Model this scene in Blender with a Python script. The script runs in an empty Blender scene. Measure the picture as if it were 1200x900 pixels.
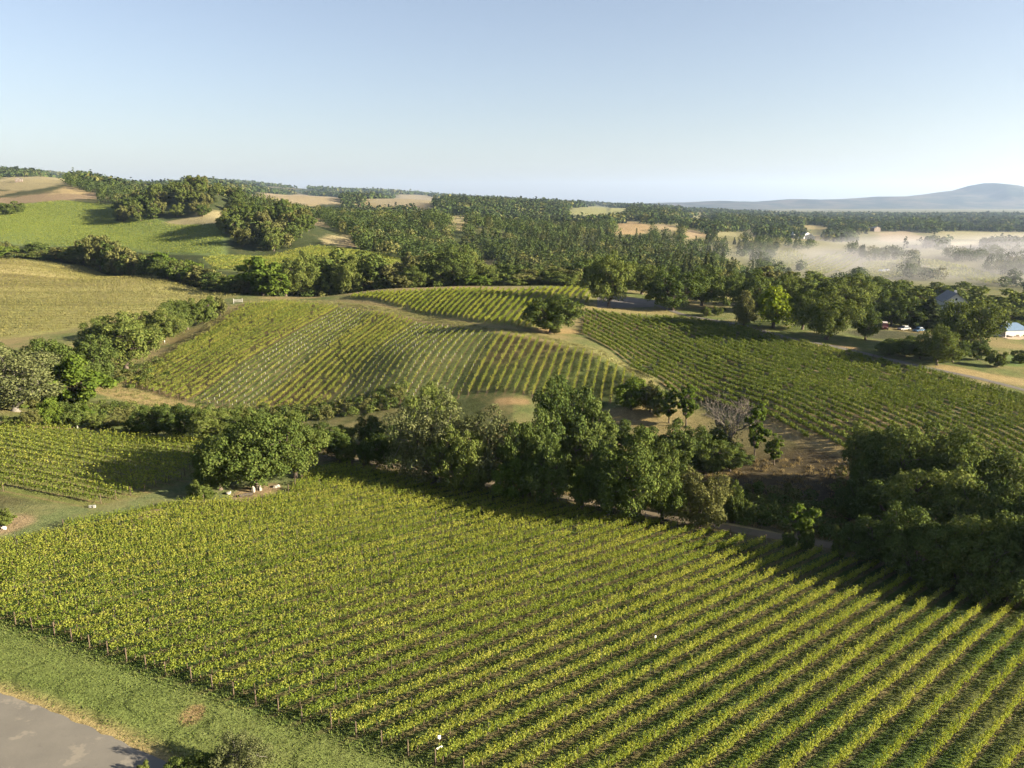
import bpy, bmesh, math, random
import numpy as np
from mathutils import Vector, Matrix
C = bpy.context.scene
COL = C.collection
R = math.radians
rng = np.random.default_rng(7)
random.seed(7)

# ------------------------------------------------------------------ camera
CAM_Z, PITCH, FOC = 47.0, R(12.9), 924.0
cd = bpy.data.cameras.new('camera'); cam = bpy.data.objects.new('camera', cd); COL.objects.link(cam)
cd.sensor_width = 36.0; cd.lens = 36.0 * FOC / 1200.0
cd.clip_start = 0.5; cd.clip_end = 60000
cam.location = (0, 0, CAM_Z); cam.rotation_euler = (math.pi / 2 - PITCH, 0, 0)
C.camera = cam

# ------------------------------------------------------------------ sky, sun, exposure
SUN_EL, SUN_AZ = R(17.5), R(104)          # azimuth clockwise from +Y (view direction): from the right, a little behind the camera
w = bpy.data.worlds.new('World'); C.world = w; w.use_nodes = True
nt = w.node_tree; nt.nodes.clear()
wo = nt.nodes.new('ShaderNodeOutputWorld'); bg = nt.nodes.new('ShaderNodeBackground'); sky = nt.nodes.new('ShaderNodeTexSky')
sky.sky_type = 'NISHITA'; sky.sun_disc = False; sky.sun_elevation = SUN_EL; sky.sun_rotation = SUN_AZ
sky.altitude = 100; sky.air_density = 1.0; sky.dust_density = 1.2; sky.ozone_density = 1.0
bg.inputs['Strength'].default_value = 0.05
hs = nt.nodes.new('ShaderNodeHueSaturation'); hs.inputs['Saturation'].default_value = .84   # morning haze: a paler sky
ti = nt.nodes.new('ShaderNodeVectorMath'); ti.operation = 'MULTIPLY'; ti.inputs[1].default_value = (.695, .677, .725)
nt.links.new(sky.outputs[0], hs.inputs['Color']); nt.links.new(hs.outputs[0], ti.inputs[0]); nt.links.new(ti.outputs[0], bg.inputs[0]); nt.links.new(bg.outputs[0], wo.inputs[0])
sl = bpy.data.lights.new('sun', 'SUN'); so = bpy.data.objects.new('sun', sl); COL.objects.link(so)
sl.energy = 5.0; sl.angle = R(0.5); sl.color = (1.0, 0.865, 0.65)
sd = Vector((math.sin(SUN_AZ) * math.cos(SUN_EL), math.cos(SUN_AZ) * math.cos(SUN_EL), math.sin(SUN_EL)))
so.rotation_euler = sd.to_track_quat('Z', 'Y').to_euler(); so.location = (200, -50, 200)
vs = C.view_settings
vs.view_transform = 'Standard'; vs.look = 'None'; vs.gamma = 1; vs.use_curve_mapping = False
vs.exposure = 2.36
C.render.engine = 'CYCLES'
cy = C.cycles
cy.max_bounces = 6; cy.diffuse_bounces = 2; cy.glossy_bounces = 1; cy.transmission_bounces = 2; cy.transparent_max_bounces = 6; cy.volume_bounces = 0
cy.use_denoising = True; cy.use_adaptive_sampling = True; cy.adaptive_threshold = 0.02
cy.caustics_reflective = False; cy.caustics_refractive = False

# ------------------------------------------------------------------ helpers: properties
def tag(o, label=None, cat=None, group=None, kind=None):
    if label: o['label'] = label
    if cat: o['category'] = cat
    if group: o['group'] = group
    if kind: o['kind'] = kind
    return o
def link(name, data, parent=None, loc=(0, 0, 0), rz=0, sc=1.0):
    o = bpy.data.objects.new(name, data); COL.objects.link(o)
    o.location = loc; o.rotation_euler = (0, 0, rz)
    o.scale = (sc, sc, sc) if not hasattr(sc, '__len__') else sc
    if parent is not None: o.parent = parent
    return o
def empty(name, loc, rz=0, sc=1.0):
    o = link(name, None, None, loc, rz, sc); o.empty_display_size = 0.5
    return o
def mesh_np(name, V, F, mats, mi=None, smooth=False):
    """mesh out of numpy arrays; F is (n,3) or (n,4)"""
    V = np.asarray(V, np.float32); F = np.asarray(F, np.int32)
    me = bpy.data.meshes.new(name)
    n, k = F.shape
    me.vertices.add(len(V)); me.vertices.foreach_set('co', V.ravel())
    me.loops.add(n * k); me.loops.foreach_set('vertex_index', F.ravel())
    me.polygons.add(n); me.polygons.foreach_set('loop_start', np.arange(0, n * k, k, dtype=np.int32))
    if mi is not None: me.polygons.foreach_set('material_index', np.asarray(mi, np.int32))
    me.polygons.foreach_set('use_smooth', np.full(n, smooth, bool))
    for m in (mats if isinstance(mats, (list, tuple)) else [mats]): me.materials.append(m)
    me.update(calc_edges=True)
    return me

# ------------------------------------------------------------------ terrain height
def ray(px, py):
    dx = (px - 600.0) / FOC; v = -(py - 450.0) / FOC
    return dx, math.cos(PITCH) + v * math.sin(PITCH), v * math.cos(PITCH) - math.sin(PITCH)
US, UN = (.733, .68), (-.68, .733)        # row direction of the near field and its normal
def plane(x, y):
    s = np.clip(US[0] * x + US[1] * y, -150, 260)
    return 4.64 - .073 * s
cps = []
def cD(px, py, D):                           # seen point at a forward distance
    a, f, v = ray(px, py); t = D / f; cps.append((a * t, D, CAM_Z + v * t))
def cZ(px, py, z):                           # seen point at a height
    a, f, v = ray(px, py); t = (z - CAM_Z) / v; cps.append((a * t, f * t, z))
def cH(px, D, z):                            # hidden point
    cps.append(((px - 600.0) / FOC * (.975 * D + .223 * (CAM_Z - z)), D, z))
# near field (a tilted plane), sampled
for px, py in ((-200, 900), (0, 880), (200, 880), (600, 880), (1000, 880), (1400, 880), (0, 720), (300, 720), (600, 740), (900, 760), (1200, 800), (1400, 860),
               (0, 620), (200, 600), (400, 620), (600, 640), (800, 690), (1000, 700), (1180, 740), (0, 540), (120, 530), (230, 530), (380, 548), (550, 590), (700, 620), (850, 655), (-150, 560), (-150, 700), (20, 503), (1400, 770)):
    a, f, v = ray(px, py); sx = US[0] * a + US[1] * f
    t = (CAM_Z - 4.64) / (-v - .073 * sx); cps.append((a * t, f * t, CAM_Z + v * t))
for x, y in ((-300, 30), (300, 30), (-300, 100), (0, 20), (-100, 20), (100, 20), (60, 30)): cps.append((x, y, float(plane(x, y))))
# gully behind the near field
for c in ((-27, 166, -6), (5, 152, -7.5), (30, 142, -8.5), (60, 128, -8.5), (95, 112, -9), (140, 96, -11), (-70, 182, -4.5), (-120, 200, -3.5), (-200, 225, -2), (230, 70, -14)): cps.append(c)
cD(900, 560, 150); cD(930, 602, 130); cD(960, 565, 147); cD(850, 525, 165); cD(1000, 533, 154); cD(780, 500, 178)
# hill with the vineyard in the middle
cD(600, 470, 195); cD(520, 474, 200); cD(340, 482, 205); cD(240, 472, 212); cD(130, 452, 225); cD(700, 478, 192); cD(755, 447, 202)
cD(600, 392, 246); cD(500, 378, 282); cD(400, 360, 318); cD(290, 352, 342); cD(700, 414, 226)
cD(350, 420, 246); cD(210, 405, 272); cD(480, 420, 228); cD(600, 430, 217); cD(690, 445, 208); cD(420, 450, 220); cD(280, 440, 232)
cD(550, 338, 335); cD(650, 340, 335); cD(450, 341, 340); cD(400, 346, 345); cD(560, 358, 296); cD(645, 378, 272)
cH(540, 375, 8); cH(450, 375, 7); cH(650, 375, 9); cH(350, 390, 2)
# right vineyard
for px, py, z in ((900, 480, 0), (1000, 515, -1.6), (1190, 545, -4), (1200, 497, -1), (1033, 443, 1), (1200, 457, 0), (800, 407, 3), (684, 368, 7.5), (673, 390, 5.5), (740, 428, 1.5), (800, 462, -.8), (735, 352, 8), (900, 372, 5.5), (1000, 398, 4), (1100, 425, 2), (1300, 480, -2), (1300, 560, -6), (860, 440, 1.2), (1100, 480, .3)): cZ(px, py, z)
cZ(830, 350, 6.5); cZ(1180, 396, 1.8); cZ(1060, 385, 3)
# left tan field
cD(0, 395, 292); cD(-150, 420, 280); cD(120, 378, 312); cD(0, 350, 366); cD(250, 352, 348); cD(0, 303, 520); cD(-200, 298, 540); cD(150, 326, 430); cD(285, 346, 362); cD(200, 335, 395); cD(80, 365, 335)
cH(30, 240, -2); cH(120, 245, -4); cH(200, 290, -3); cH(-120, 240, -1)
# creek band behind it
cH(0, 560, 7); cH(150, 500, 3.5); cH(300, 430, 0); cH(400, 410, 0); cH(520, 420, -1); cH(620, 430, 0); cH(720, 440, 0)
# green hill at the far left, knolls
cD(0, 284, 605); cD(-200, 280, 620); cD(120, 290, 580); cD(240, 300, 530); cD(0, 255, 780); cD(120, 255, 800); cD(200, 275, 650); cD(-200, 250, 800); cD(100, 234, 950); cD(0, 240, 950); cD(20, 228, 1020); cD(80, 218, 1080); cD(-200, 235, 1000)
cD(210, 258, 720); cD(265, 258, 700); cH(160, 800, 40); cH(215, 810, 60); cH(270, 800, 47); cH(215, 980, 48)
cD(310, 302, 545); cH(310, 605, 27); cH(310, 720, 22); cD(300, 305, 520); cD(400, 300, 500); cD(470, 318, 445); cD(350, 315, 470); cD(390, 283, 600); cD(320, 257, 690)
# far left ridges
cH(100, 1500, 90); cH(30, 1500, 66); cH(180, 1400, 44); cD(20, 212, 1350); cH(0, 3000, 138); cH(-200, 3000, 160); cH(60, 3000, 136); cH(130, 3000, 102); cH(165, 3000, 62); cH(210, 2900, 104); cH(255, 2900, 112); cH(300, 2900, 90); cH(340, 3000, 78); cH(400, 3000, 70); cD(360, 230, 1900); cD(300, 235, 1700); cH(330, 1100, 30)
for c in ((0, 2200, 116), (60, 2200, 112), (110, 2150, 94), (140, 2200, 76), (165, 2200, 62), (215, 2200, 74), (255, 2200, 82), (300, 2200, 60), (340, 2200, 54), (400, 2200, 50), (450, 2300, 58)): cH(*c)
# wooded middle
cH(450, 620, 14); cH(450, 900, 27); cH(400, 800, 24); cH(560, 560, 2); cH(560, 900, 20); cH(545, 680, 3); cH(650, 700, 2); cH(650, 1000, 14); cH(740, 800, 0); cH(800, 600, -5); cD(545, 262, 820); cD(400, 316, 470)
cD(465, 232, 2000); cH(450, 3200, 64); cH(520, 3200, 50); cH(600, 3200, 38); cD(530, 246, 1500); cD(620, 258, 1500); cH(600, 1700, 36); cH(680, 1500, 12); cH(560, 2400, 46)
cD(700, 244, 2200); cD(690, 255, 1700); cD(730, 262, 1300); cD(770, 266, 1200); cH(700, 3200, 32); cH(760, 3200, 25); cD(810, 258, 1700); cH(680, 2600, 38)
for c in ((250, 1250, 42), (300, 1300, 28), (360, 1300, 20), (430, 1250, 18), (480, 1300, 18), (300, 1600, 38), (360, 1600, 30), (430, 1600, 28), (560, 1300, 14), (620, 1200, 8)): cH(*c)
# valley on the right
for px, D, z in ((900, 420, 0), (1000, 370, -1), (1100, 345, -3), (1200, 330, -4), (1350, 320, -6), (850, 480, -5), (950, 520, -12), (1080, 500, -15), (1250, 480, -17), (850, 700, -14), (1000, 700, -20), (1200, 700, -22), (1400, 700, -22),
                 (900, 1000, -20), (1050, 1000, -22), (1250, 1000, -22), (940, 1250, -9), (880, 1500, -6), (1000, 1500, -20), (1200, 1500, -22), (1400, 1500, -22), (960, 1900, -2), (1100, 2200, -20), (850, 2200, -2), (820, 2500, -2), (900, 3500, -10), (1100, 3500, -20), (1300, 3000, -20)): cH(px, D, z)
for px, z in ((-300, 300), (0, 258), (60, 250), (130, 200), (165, 172), (250, 196), (330, 156), (450, 124), (520, 92), (600, 60), (680, 36), (760, 14), (900, -16), (1050, -18), (1200, -18), (1500, -18)): cH(px, 6000, z)
for c in ((0, 4400, 185), (60, 4400, 178), (110, 4400, 140), (140, 4400, 112), (165, 4400, 98), (215, 4400, 122), (255, 4400, 132), (330, 4400, 105), (450, 4400, 80), (560, 4300, 56), (600, 4300, 46), (640, 4300, 38), (700, 4300, 26)): cH(*c)
for px in (-300, 0, 250, 450, 600, 750, 900, 1050, 1200, 1500): cH(px, 15000, -20); cH(px, 26000, -20); cH(px, 8500, (150, 130, 90, 50, 20, -5, -18, -18, -18, -18)[(-300, 0, 250, 450, 600, 750, 900, 1050, 1200, 1500).index(px)])
cps = np.array(cps)
def uv(x, y):
    r = np.clip(np.hypot(x, y), 22, 27000); az = np.clip(np.arctan2(x, y), -R(50), R(50))
    return np.stack([np.tan(az) * 1.6, np.log(r)], -1)
def _tps(d2): return np.where(d2 > 1e-12, .5 * d2 * np.log(np.maximum(d2, 1e-12)), 0)
P_ = uv(cps[:, 0], cps[:, 1]); n_ = len(P_)
K_ = _tps(((P_[:, None] - P_[None]) ** 2).sum(-1)) + np.eye(n_) * 2e-4
A_ = np.zeros((n_ + 3, n_ + 3)); A_[:n_, :n_] = K_; A_[:n_, n_] = 1; A_[:n_, n_ + 1:] = P_; A_[n_:, :n_] = A_[:n_, n_:].T
W_ = np.linalg.solve(A_, np.concatenate([cps[:, 2], np.zeros(3)]))
NEAR = np.array([(-78, 84), (-60, 150), (-34, 143), (160, 60), (150, -60), (-150, -60), (-150, 60)], float)
def sdist(x, y, poly):
    """signed distance to a polygon, positive inside"""
    x = np.asarray(x, float); y = np.asarray(y, float)
    d = np.full(x.shape, 1e9); ins = np.zeros(x.shape, bool)
    for i in range(len(poly)):
        ax, ay = poly[i - 1]; bx, by = poly[i]
        ex, ey = bx - ax, by - ay; L = ex * ex + ey * ey + 1e-9
        t = np.clip(((x - ax) * ex + (y - ay) * ey) / L, 0, 1)
        d = np.minimum(d, np.hypot(x - ax - t * ex, y - ay - t * ey))
        c = (ay > y) != (by > y)
        ins ^= c & (x < ex * (y - ay) / (ey if abs(ey) > 1e-9 else 1e-9) + ax)
    return np.where(ins, d, -d)
def sstep(a, b, x):
    t = np.clip((x - a) / (b - a), 0, 1); return t * t * (3 - 2 * t)
def vnoise(x, y, seed=0):
    xi = np.floor(x).astype(np.int64); yi = np.floor(y).astype(np.int64); fx = x - xi; fy = y - yi
    fx = fx * fx * (3 - 2 * fx); fy = fy * fy * (3 - 2 * fy)
    def h(a, b):
        n = (a * 374761393 + b * 668265263 + seed * 1442695041) & 0x7fffffff
        n = ((n ^ (n >> 13)) * 1274126177) & 0x7fffffff
        return ((n ^ (n >> 16)) & 0xffff) / 65535.0 * 2 - 1
    return (h(xi, yi) * (1 - fx) + h(xi + 1, yi) * fx) * (1 - fy) + (h(xi, yi + 1) * (1 - fx) + h(xi + 1, yi + 1) * fx) * fy
def fbm(x, y, seed=0, oct=4):
    s = 0; a = 1; t = 0
    for i in range(oct):
        s = s + a * vnoise(x * 2 ** i + 17.3 * i, y * 2 ** i - 9.1 * i, seed + i); t += a; a *= .5
    return s / t
def height(x, y):
    x = np.asarray(x, float); y = np.asarray(y, float); sh = x.shape; x = x.ravel(); y = y.ravel()
    out = np.empty(len(x))
    for i in range(0, len(x), 40000):
        xs, ys = x[i:i + 40000], y[i:i + 40000]
        U = uv(xs, ys)
        d2 = ((U[:, None, :] - P_[None]) ** 2).sum(-1)
        z = _tps(d2) @ W_[:n_] + W_[n_] + U @ W_[n_ + 1:]
        r = np.hypot(xs, ys)
        amp = 16 * sstep(900, 3000, r) * np.where(xs < .12 * ys, 1, .12)
        z = z + amp * fbm(xs / 700, ys / 700, 5) + .25 * sstep(120, 250, r) * fbm(xs / 30, ys / 30, 9, 3)
        wgt = sstep(-16, -2, sdist(xs, ys, NEAR)); wgt = np.where(ys < 20, 1, wgt)
        out[i:i + 40000] = wgt * plane(xs, ys) + (1 - wgt) * z
    return out.reshape(sh)
_pt_cache = {}
def G(px, py, n=900):
    """first point of the terrain met by the photograph's ray (px, py)"""
    k = (px, py)
    if k not in _pt_cache:
        a, f, v = ray(px, py)
        t = np.geomspace(40, 9000, n); z = height(a * t, f * t); below = CAM_Z + v * t < z
        i = int(np.argmax(below)) if below.any() else n - 1
        if i > 0 and below.any():
            t2 = np.linspace(t[i - 1], t[i], 12); b2 = CAM_Z + v * t2 < height(a * t2, f * t2); tt = t2[int(np.argmax(b2))] if b2.any() else t[i]
        else: tt = t[i]
        x, y = a * tt, f * tt
        _pt_cache[k] = Vector((x, y, float(height(np.array([x]), np.array([y]))[0])))
    return _pt_cache[k]
def GP(pts): return np.array([G(*p)[:2] for p in pts])
def hz(x, y): return float(height(np.array([float(x)]), np.array([float(y)]))[0])

# ------------------------------------------------------------------ field outlines (world polygons)
FE0, FE1 = np.array((-36., 142.)), np.array((49.5, 105.8)); FD = (FE1 - FE0) / np.linalg.norm(FE1 - FE0); FN = np.array((-FD[1], FD[0]))   # far headland of the near field
BK0 = np.array((-7., 56.))                                                                                                           # its front headland
def along(p, t, off=0): return p + FD * t + FN * off
left_edge = GP([(-20, 643), (60, 623), (100, 613), (167, 600), (187, 591), (300, 588), (333, 580), (367, 549)])
POLY_NEAR = np.array([along(BK0, -74), *left_edge, along(FE0, 1.5), along(FE0, 215), along(BK0, 160)])
POLY_LEFT = GP([(-60, 500), (0, 503), (60, 502), (235, 515), (250, 523), (215, 566), (190, 571), (160, 581), (110, 594), (60, 588), (0, 577), (-60, 571)])
hill_bottom = [(142, 450), (200, 467), (270, 477), (400, 480), (480, 473), (560, 462), (610, 462), (650, 474), (700, 480), (738, 460), (752, 446)]
hill_top = [(738, 436), (702, 417), (640, 401), (560, 388), (480, 374), (400, 360), (330, 354), (286, 357)]
POLY_HILL = GP(hill_bottom + hill_top)
POLY_STRIP = GP([(385, 349), (440, 352), (464, 359), (485, 366), (530, 372), (560, 378), (620, 385), (670, 372), (694, 352), (690, 339), (600, 341), (545, 339), (470, 342), (400, 347)])
POLY_RIGHT = GP([(684, 363), (735, 370), (800, 373), (860, 381), (930, 400), (1000, 414), (1060, 428), (1100, 439), (1150, 451), (1200, 464), (1290, 490), (1290, 570), (1200, 556), (1120, 551), (1005, 540), (940, 514), (900, 497), (850, 480), (800, 466), (760, 444), (720, 415), (680, 392)])
POLY_TAN = GP([(-200, 299), (0, 304), (100, 313), (200, 330), (283, 347), (235, 357), (140, 374), (60, 390), (-200, 428)])
POLY_FARGREEN = GP([(-200, 283), (0, 283), (150, 292), (262, 302), (262, 272), (300, 264), (200, 262), (150, 255), (140, 240), (70, 235), (-200, 243)])
POLY_SMALL = GP([(235, 303), (330, 297), (375, 288), (470, 305), (500, 318), (460, 322), (350, 318), (250, 316)])
POLY_LOT = GP([(-60, 800), (0, 812), (50, 830), (100, 851), (150, 874), (200, 897)]); POLY_LOT = np.vstack([POLY_LOT, [(-20, 42), (-60, 42), (-70, 60)]])
POLY_PARK = GP([(700, 349), (720, 346), (768, 352), (766, 360), (700, 361)])
print('polys ok')
# ------------------------------------------------------------------ vineyard blocks: outline, row angle, row spacing
class Block: pass
def mkblock(poly, ang, sp, org):
    b = Block(); b.poly = poly; b.a = R(ang); b.sp = sp; b.u = np.array((math.cos(b.a), math.sin(b.a))); b.n = np.array((-b.u[1], b.u[0])); b.o = np.array(org, float)
    return b
B_NEAR = mkblock(POLY_NEAR, 42.9, 2.4, BK0 + FD * .6)
B_LEFT = mkblock(POLY_LEFT, -19, 2.4, (-60, 125))
B_HILL = mkblock(POLY_HILL, 79, 2.5, (0, 210))
B_STRIP = mkblock(POLY_STRIP, 79, 2.5, (0, 290))
B_RIGHT = mkblock(POLY_RIGHT, -69.5, 2.75, (60, 220))
B_TAN = mkblock(POLY_TAN, -8, 2.8, (-200, 400))
B_SMALL = mkblock(POLY_SMALL, 62, 2.8, (-100, 500))
B_FAR = mkblock(POLY_FARGREEN, 24, 2.6, (-300, 700))
def phase(b, x, y): return ((x - b.o[0]) * b.n[0] + (y - b.o[1]) * b.n[1]) / b.sp
# perpendicular limits of the replanted bands of the hill (with white grow tubes)
def hp(px, py): g = G(px, py); return float(phase(B_HILL, g.x, g.y))
BANDS = [((hp(226, 470) + hp(372, 374)) / 2, (hp(292, 470) + hp(400, 405)) / 2), ((hp(400, 453) + hp(488, 379)) / 2, (hp(533, 457) + hp(598, 398)) / 2)]
BANDS = [(min(a), max(a)) for a in BANDS]
print('bands', BANDS)

# ------------------------------------------------------------------ materials
def newmat(name):
    m = bpy.data.materials.new(name); m.use_nodes = True; n = m.node_tree; n.nodes.clear()
    out = n.nodes.new('ShaderNodeOutputMaterial'); p = n.nodes.new('ShaderNodeBsdfPrincipled'); n.links.new(p.outputs[0], out.inputs[0])
    p.inputs['Roughness'].default_value = .9; p.inputs['Specular IOR Level'].default_value = .15
    return m, n, p, out
def N(n, t, **kw):
    o = n.nodes.new(t)
    for k, v in kw.items():
        if k.startswith('i_'): o.inputs[int(k[2:])].default_value = v
        else: setattr(o, k, v)
    return o
def mth(n, op, a, b=None, clamp=False):
    o = n.nodes.new('ShaderNodeMath'); o.operation = op; o.use_clamp = clamp
    for i, s in enumerate((a, b)):
        if s is None: continue
        if hasattr(s, 'links'): n.links.new(s, o.inputs[i])
        else: o.inputs[i].default_value = s
    return o.outputs[0]
def mixc(n, fac, a, b, blend='MIX'):
    o = n.nodes.new('ShaderNodeMix'); o.data_type = 'RGBA'; o.blend_type = blend
    for i, s in ((0, fac), (6, a), (7, b)):
        if hasattr(s, 'links'): n.links.new(s, o.inputs[i])
        else: o.inputs[i].default_value = s if not isinstance(s, tuple) else (*s[:3], 1)
    return o.outputs[2]
def noise(n, scale, detail=4, rough=.55, co=None):
    o = N(n, 'ShaderNodeTexNoise'); o.inputs['Scale'].default_value = scale; o.inputs['Detail'].default_value = detail; o.inputs['Roughness'].default_value = rough
    if co is not None: n.links.new(co, o.inputs['Vector'])
    return o.outputs[0]
def rmp(n, x, a, b, lo=0., hi=1.):
    o = N(n, 'ShaderNodeMapRange'); n.links.new(x, o.inputs[0])
    for i, v in zip((1, 2, 3, 4), (a, b, lo, hi)): o.inputs[i].default_value = v
    return o.outputs[0]
def plain(name, col, rough=.8, var=.25, scale=2., spec=.2, metal=0.):
    m, n, p, _ = newmat(name); tc = N(n, 'ShaderNodeTexCoord')
    f = rmp(n, noise(n, scale, 5, .6, tc.outputs['Object']), .3, .7, 1 - var, 1 + var)
    v = N(n, 'ShaderNodeVectorMath', operation='SCALE'); v.inputs[0].default_value = col; n.links.new(f, v.inputs['Scale'])
    n.links.new(v.outputs[0], p.inputs['Base Color']); p.inputs['Roughness'].default_value = rough; p.inputs['Specular IOR Level'].default_value = spec; p.inputs['Metallic'].default_value = metal
    return m

# ground: albedo per vertex (what grows where, with some shade put in), broken up by noise; under the vines a strip of bare soil per row
def ground_material():
    m, n, p, _ = newmat('ground'); tc = N(n, 'ShaderNodeTexCoord').outputs['Object']
    col = N(n, 'ShaderNodeAttribute', attribute_name='albedo').outputs['Color']
    ph = N(n, 'ShaderNodeAttribute', attribute_name='phase').outputs['Fac']; rm = N(n, 'ShaderNodeAttribute', attribute_name='rows').outputs['Fac']
    dry = N(n, 'ShaderNodeAttribute', attribute_name='dry').outputs['Fac']
    n1 = noise(n, 2.6, 5, .65, tc); n2 = noise(n, .11, 4, .6, tc); n3 = noise(n, .55, 4, .6, tc); n4 = noise(n, 9.0, 3, .6, tc)
    f = mth(n, 'MULTIPLY', rmp(n, n1, .3, .7, .68, 1.32), rmp(n, n3, .3, .7, .8, 1.2)); f = mth(n, 'MULTIPLY', f, rmp(n, n4, .3, .7, .72, 1.28))
    sc = N(n, 'ShaderNodeVectorMath', operation='SCALE'); n.links.new(col, sc.inputs[0]); n.links.new(f, sc.inputs['Scale'])
    c = sc.outputs[0]
    # drifts of drier and of lusher growth
    c = mixc(n, mth(n, 'MULTIPLY', rmp(n, n2, .48, .68), dry), c, mixc(n, n1, (.17, .135, .055), (.235, .19, .10)))
    c = mixc(n, mth(n, 'MULTIPLY', rmp(n, n3, .55, .75), mth(n, 'MULTIPLY', dry, .6)), c, (.15, .125, .06))
    # soil strip under every row
    fr = mth(n, 'ABSOLUTE', mth(n, 'SUBTRACT', mth(n, 'FRACT', mth(n, 'ADD', ph, .5)), .5))
    fr = mth(n, 'ADD', fr, mth(n, 'MULTIPLY', mth(n, 'SUBTRACT', n1, .5), .16))
    strip = mth(n, 'MULTIPLY', rmp(n, fr, .19, .10), rm, True)
    strip = mth(n, 'MULTIPLY', strip, rmp(n, n3, .3, .55, .45, 1.))
    c = mixc(n, strip, c, mixc(n, n4, (.10, .062, .034), (.235, .165, .095)))
    # wheel lanes pressed into the alleys
    wl = mth(n, 'ABSOLUTE', mth(n, 'SUBTRACT', fr, .36)); c = mixc(n, mth(n, 'MULTIPLY', rmp(n, wl, .05, .02, 0, .3), rm), c, (.06, .07, .028))
    sp = N(n, 'ShaderNodeSeparateXYZ'); n.links.new(tc, sp.inputs[0]); acc = None
    for cx, cy, rad in ARCS:      # turning marks of the mower: half rings pressed into the lawn
        dx = mth(n, 'SUBTRACT', sp.outputs[0], cx); dy = mth(n, 'SUBTRACT', sp.outputs[1], cy); dd = mth(n, 'SQRT', mth(n, 'ADD', mth(n, 'MULTIPLY', dx, dx), mth(n, 'MULTIPLY', dy, dy)))
        e = mth(n, 'ABSOLUTE', mth(n, 'SUBTRACT', mth(n, 'ADD', dd, mth(n, 'MULTIPLY', mth(n, 'SUBTRACT', n1, .5), .35)), rad)); v = mth(n, 'MULTIPLY', rmp(n, e, .32, .10), rmp(n, dx, -.1 * rad, -.6 * rad)); acc = v if acc is None else mth(n, 'MAXIMUM', acc, v)
    c = mixc(n, mth(n, 'MULTIPLY', acc, .5), c, (.018, .028, .008))
    n.links.new(c, p.inputs['Base Color'])
    b = N(n, 'ShaderNodeBump'); b.inputs['Strength'].default_value = .8; b.inputs['Distance'].default_value = .35
    n.links.new(mth(n, 'ADD', n1, mth(n, 'MULTIPLY', n4, .4)), b.inputs['Height']); n.links.new(b.outputs[0], p.inputs['Normal'])
    p.inputs['Specular IOR Level'].default_value = .05
    return m
ARCS = [(G(px, py).x + r, G(px, py).y, r) for px, py, r in ((72, 802, 2.4), (120, 828, 2.9), (152, 816, 2.6), (200, 862, 2.6), (229, 856, 1.9), (346, 886, 2.8), (22, 790, 2.4), (243, 850, 1.2))]
M_GROUND = ground_material()

# ------------------------------------------------------------------ the ground sheet
TANPATCH = [([(-40, 222), (0, 208), (40, 207), (95, 208), (75, 218), (30, 224)], (.23, .18, .10)),
            ([(-40, 240), (0, 233), (40, 228), (75, 225), (112, 226), (118, 233), (60, 236), (0, 240)], (.20, .135, .085)),
            ([(58, 228), (80, 217), (102, 228)], (.27, .19, .10)),
            ([(175, 262), (210, 258), (262, 248), (292, 256), (290, 265), (230, 263)], (.24, .19, .105)),
            ([(338, 256), (372, 256), (385, 266), (345, 268)], (.20, .145, .085)), ([(380, 276), (412, 276), (412, 288), (380, 286)], (.26, .20, .11)),
            ([(262, 229), (300, 227), (350, 227), (400, 232), (400, 239), (350, 240), (280, 233)], (.235, .175, .11)),
            ([(435, 235), (465, 228), (500, 229), (528, 236), (500, 242), (440, 240)], (.22, .17, .11)),
            ([(488, 240), (506, 238), (510, 246), (488, 246)], (.25, .18, .10)), ([(522, 254), (545, 252), (562, 262), (540, 270), (525, 266)], (.22, .17, .085)),
            ([(558, 306), (582, 304), (592, 312), (575, 318), (556, 317)], (.22, .17, .09)), ([(400, 281), (418, 281), (418, 290), (400, 290)], (.25, .18, .10)),
            ([(664, 246), (700, 240), (742, 246), (730, 252), (670, 252)], (.19, .175, .08)), ([(668, 254), (710, 252), (706, 259), (672, 259)], (.2, .17, .10)),
            ([(718, 264), (740, 259), (766, 266), (750, 275), (722, 275)], (.26, .17, .09)), ([(770, 262), (800, 266), (790, 272), (766, 268)], (.24, .17, .10)),
            ([(795, 256), (815, 253), (842, 259), (820, 263), (796, 262)], (.19, .17, .08)), ([(800, 270), (815, 269), (830, 277), (805, 280)], (.24, .165, .10)),
            ([(840, 273), (884, 270), (884, 275), (840, 278)], (.2, .17, .09)), ([(940, 264), (960, 264), (975, 269), (945, 269)], (.25, .19, .10)), ([(942, 277), (960, 276), (968, 281), (946, 282)], (.25, .18, .09)),
            ([(905, 300), (925, 290), (945, 300), (930, 312), (900, 318)], (.16, .145, .06)), ([(940, 305), (990, 295), (1010, 305), (970, 322), (945, 322)], (.17, .15, .07)), ([(1012, 308), (1062, 305), (1058, 325), (1015, 328)], (.19, .165, .08)),
            ([(1070, 305), (1100, 305), (1180, 325), (1165, 335), (1110, 322)], (.18, .155, .07)), ([(850, 302), (875, 302), (890, 312), (850, 318)], (.16, .145, .05)), ([(1010, 328), (1080, 328), (1200, 340), (1280, 352), (1200, 352), (1040, 338)], (.15, .14, .05)),
            ([(1028, 273), (1062, 271), (1090, 281), (1030, 284)], (.25, .18, .12)), ([(1098, 271), (1210, 272), (1260, 276), (1260, 283), (1120, 280), (1100, 282)], (.23, .19, .10)), ([(1110, 284), (1150, 283), (1150, 288), (1115, 288)], (.30, .24, .13)),
            ([(1010, 283), (1040, 283), (1050, 290), (1015, 292)], (.15, .135, .06))]
TANPOLY = [(GP(p), tuple(v * (.78 if min(q[1] for q in p) > 283 and min(q[0] for q in p) > 840 else 1.) for v in c)) for p, c in TANPATCH]
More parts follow.
